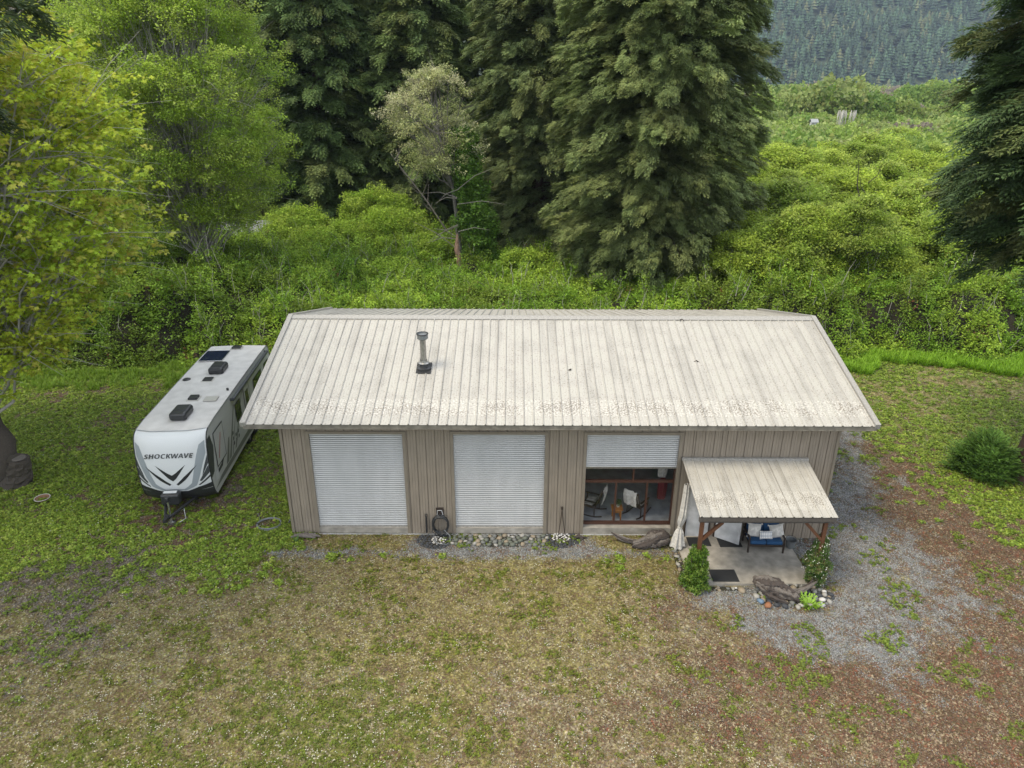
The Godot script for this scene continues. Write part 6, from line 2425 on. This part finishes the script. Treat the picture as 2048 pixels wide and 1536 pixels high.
	# bowl by the maple
	o = thing("clay_bowl", "shallow brown bowl on the ground near the maple trunk", "bowl", Vector3(-17.6, 0, -2.05))
	var g := G.new()
	g.lathe([Vector2(0, 0.01), Vector2(0.16, 0.01), Vector2(0.27, 0.12), Vector2(0.25, 0.13), Vector2(0.15, 0.04), Vector2(0, 0.04)], 20)
	part("bowl_body", g, M.terracotta, o)
	g = G.new()
	g.lathe([Vector2(0.255, 0.12), Vector2(0.275, 0.13), Vector2(0.265, 0.145), Vector2(0.245, 0.135), Vector2(0.255, 0.12)], 20)
	part("rim", g, M.lens_beige, o)
	o = thing("cut_stump", "cut side stem at the foot of the maple trunk", "stump", Vector3(-18.9, 0, -3.2))
	part("stem", log_mesh([Vector3(-0.5, -0.1, -0.1), Vector3(-0.2, 0.5, 0), Vector3(0.0, 1.2, 0.05)], [0.5, 0.36, 0.3], 91, 0.5, 12, 5), M.bark, o)
	g = G.new()
	g.lathe([Vector2(0.26, 0.0), Vector2(0.24, 0.03), Vector2(0, 0.035)], 14, Vector3(0.0, 1.2, 0.05))
	part("cut_face", g, M.driftwood_pale, o)

func make_shed() -> void:
	var o := thing("grey_shed", "grey metal shed roof half hidden under the alder", "shed", Vector3(-24.0, 0, -44.0), 0.3)
	var g := G.new()
	g.span(Vector3(-2.0, 0, -1.5), Vector3(2.0, 2.2, 1.5))
	part("wall", g, M.white_paint, o)
	for s in [1.0, -1.0]:
		var b := Vector3(0, 3.0, 0)
		var e := Vector3(0, 2.1, 1.9 * s)
		var d := (e - b)
		if s > 0:
			part("roof_sheet", sheet(Vector3(-2.2, e.y, e.z), Vector3.RIGHT, -d.normalized(), Vector3(0, 1.9, 0.9).normalized(), 4.4, d.length(), 0.03, 0.05), M.roof_grey, o)
		else:
			part("roof_sheet", sheet(Vector3(2.2, e.y, e.z), Vector3.LEFT, -d.normalized(), Vector3(0, 1.9, -0.9).normalized(), 4.4, d.length(), 0.03, 0.05), M.roof_grey, o)

func _ready() -> void:
	# camera, sky, sun, exposure
	var cam := Camera3D.new()
	cam.name = "camera"
	add_child(cam)
	cam.position = Vector3(0, 14.47, 20.79)
	cam.rotation_degrees = Vector3(-22.9, 0, 0.2)
	cam.fov = 2.0 * rad_to_deg(atan(768.0 / 1420.0))
	cam.far = 9000.0
	cam.near = 0.1
	var env := Environment.new()
	env.background_mode = Environment.BG_SKY
	env.tonemap_mode = Environment.TONE_MAPPER_LINEAR
	env.tonemap_exposure = 2.0
	env.sdfgi_enabled = true
	env.ssao_enabled = true
	env.ssil_enabled = true
	env.fog_enabled = true
	env.fog_density = 0.0001
	env.fog_light_color = Color(0.80, 0.88, 1.0)
	var sm := ProceduralSkyMaterial.new()
	sm.sky_top_color = Color(0.87, 0.895, 0.93)
	sm.sky_horizon_color = Color(0.91, 0.925, 0.94)
	sm.sky_curve = 0.2
	sm.ground_bottom_color = Color(0.25, 0.26, 0.2)
	sm.ground_horizon_color = Color(0.5, 0.53, 0.5)
	sm.sky_energy_multiplier = 1.08
	var sky := Sky.new()
	sky.sky_material = sm
	env.sky = sky
	var we := WorldEnvironment.new()
	we.name = "world"
	we.environment = env
	add_child(we)
	var sun := DirectionalLight3D.new()
	sun.name = "sun"
	sun.light_energy = 0.65
	sun.light_angular_distance = 22.0
	sun.light_color = Color(1.0, 0.95, 0.86)
	sun.shadow_enabled = true
	add_child(sun)
	sun.look_at_from_position(Vector3(-24, 46, 11), Vector3.ZERO)
	# setting
	make_materials()
	mat("fern_dark", lin(0.05, 0.11, 0.015), 0.6)
	rng.seed = 2
	make_cover()
	make_ground()
	make_foliage()
	make_building()
	make_porch()
	make_bank()
	scatter_ground()
	# things
	make_trailer()
	make_trees()
	make_shed()
	make_plants()
	make_stones()
	make_driftwood()
	make_wall_things()
	make_porch_things()
	make_interior()
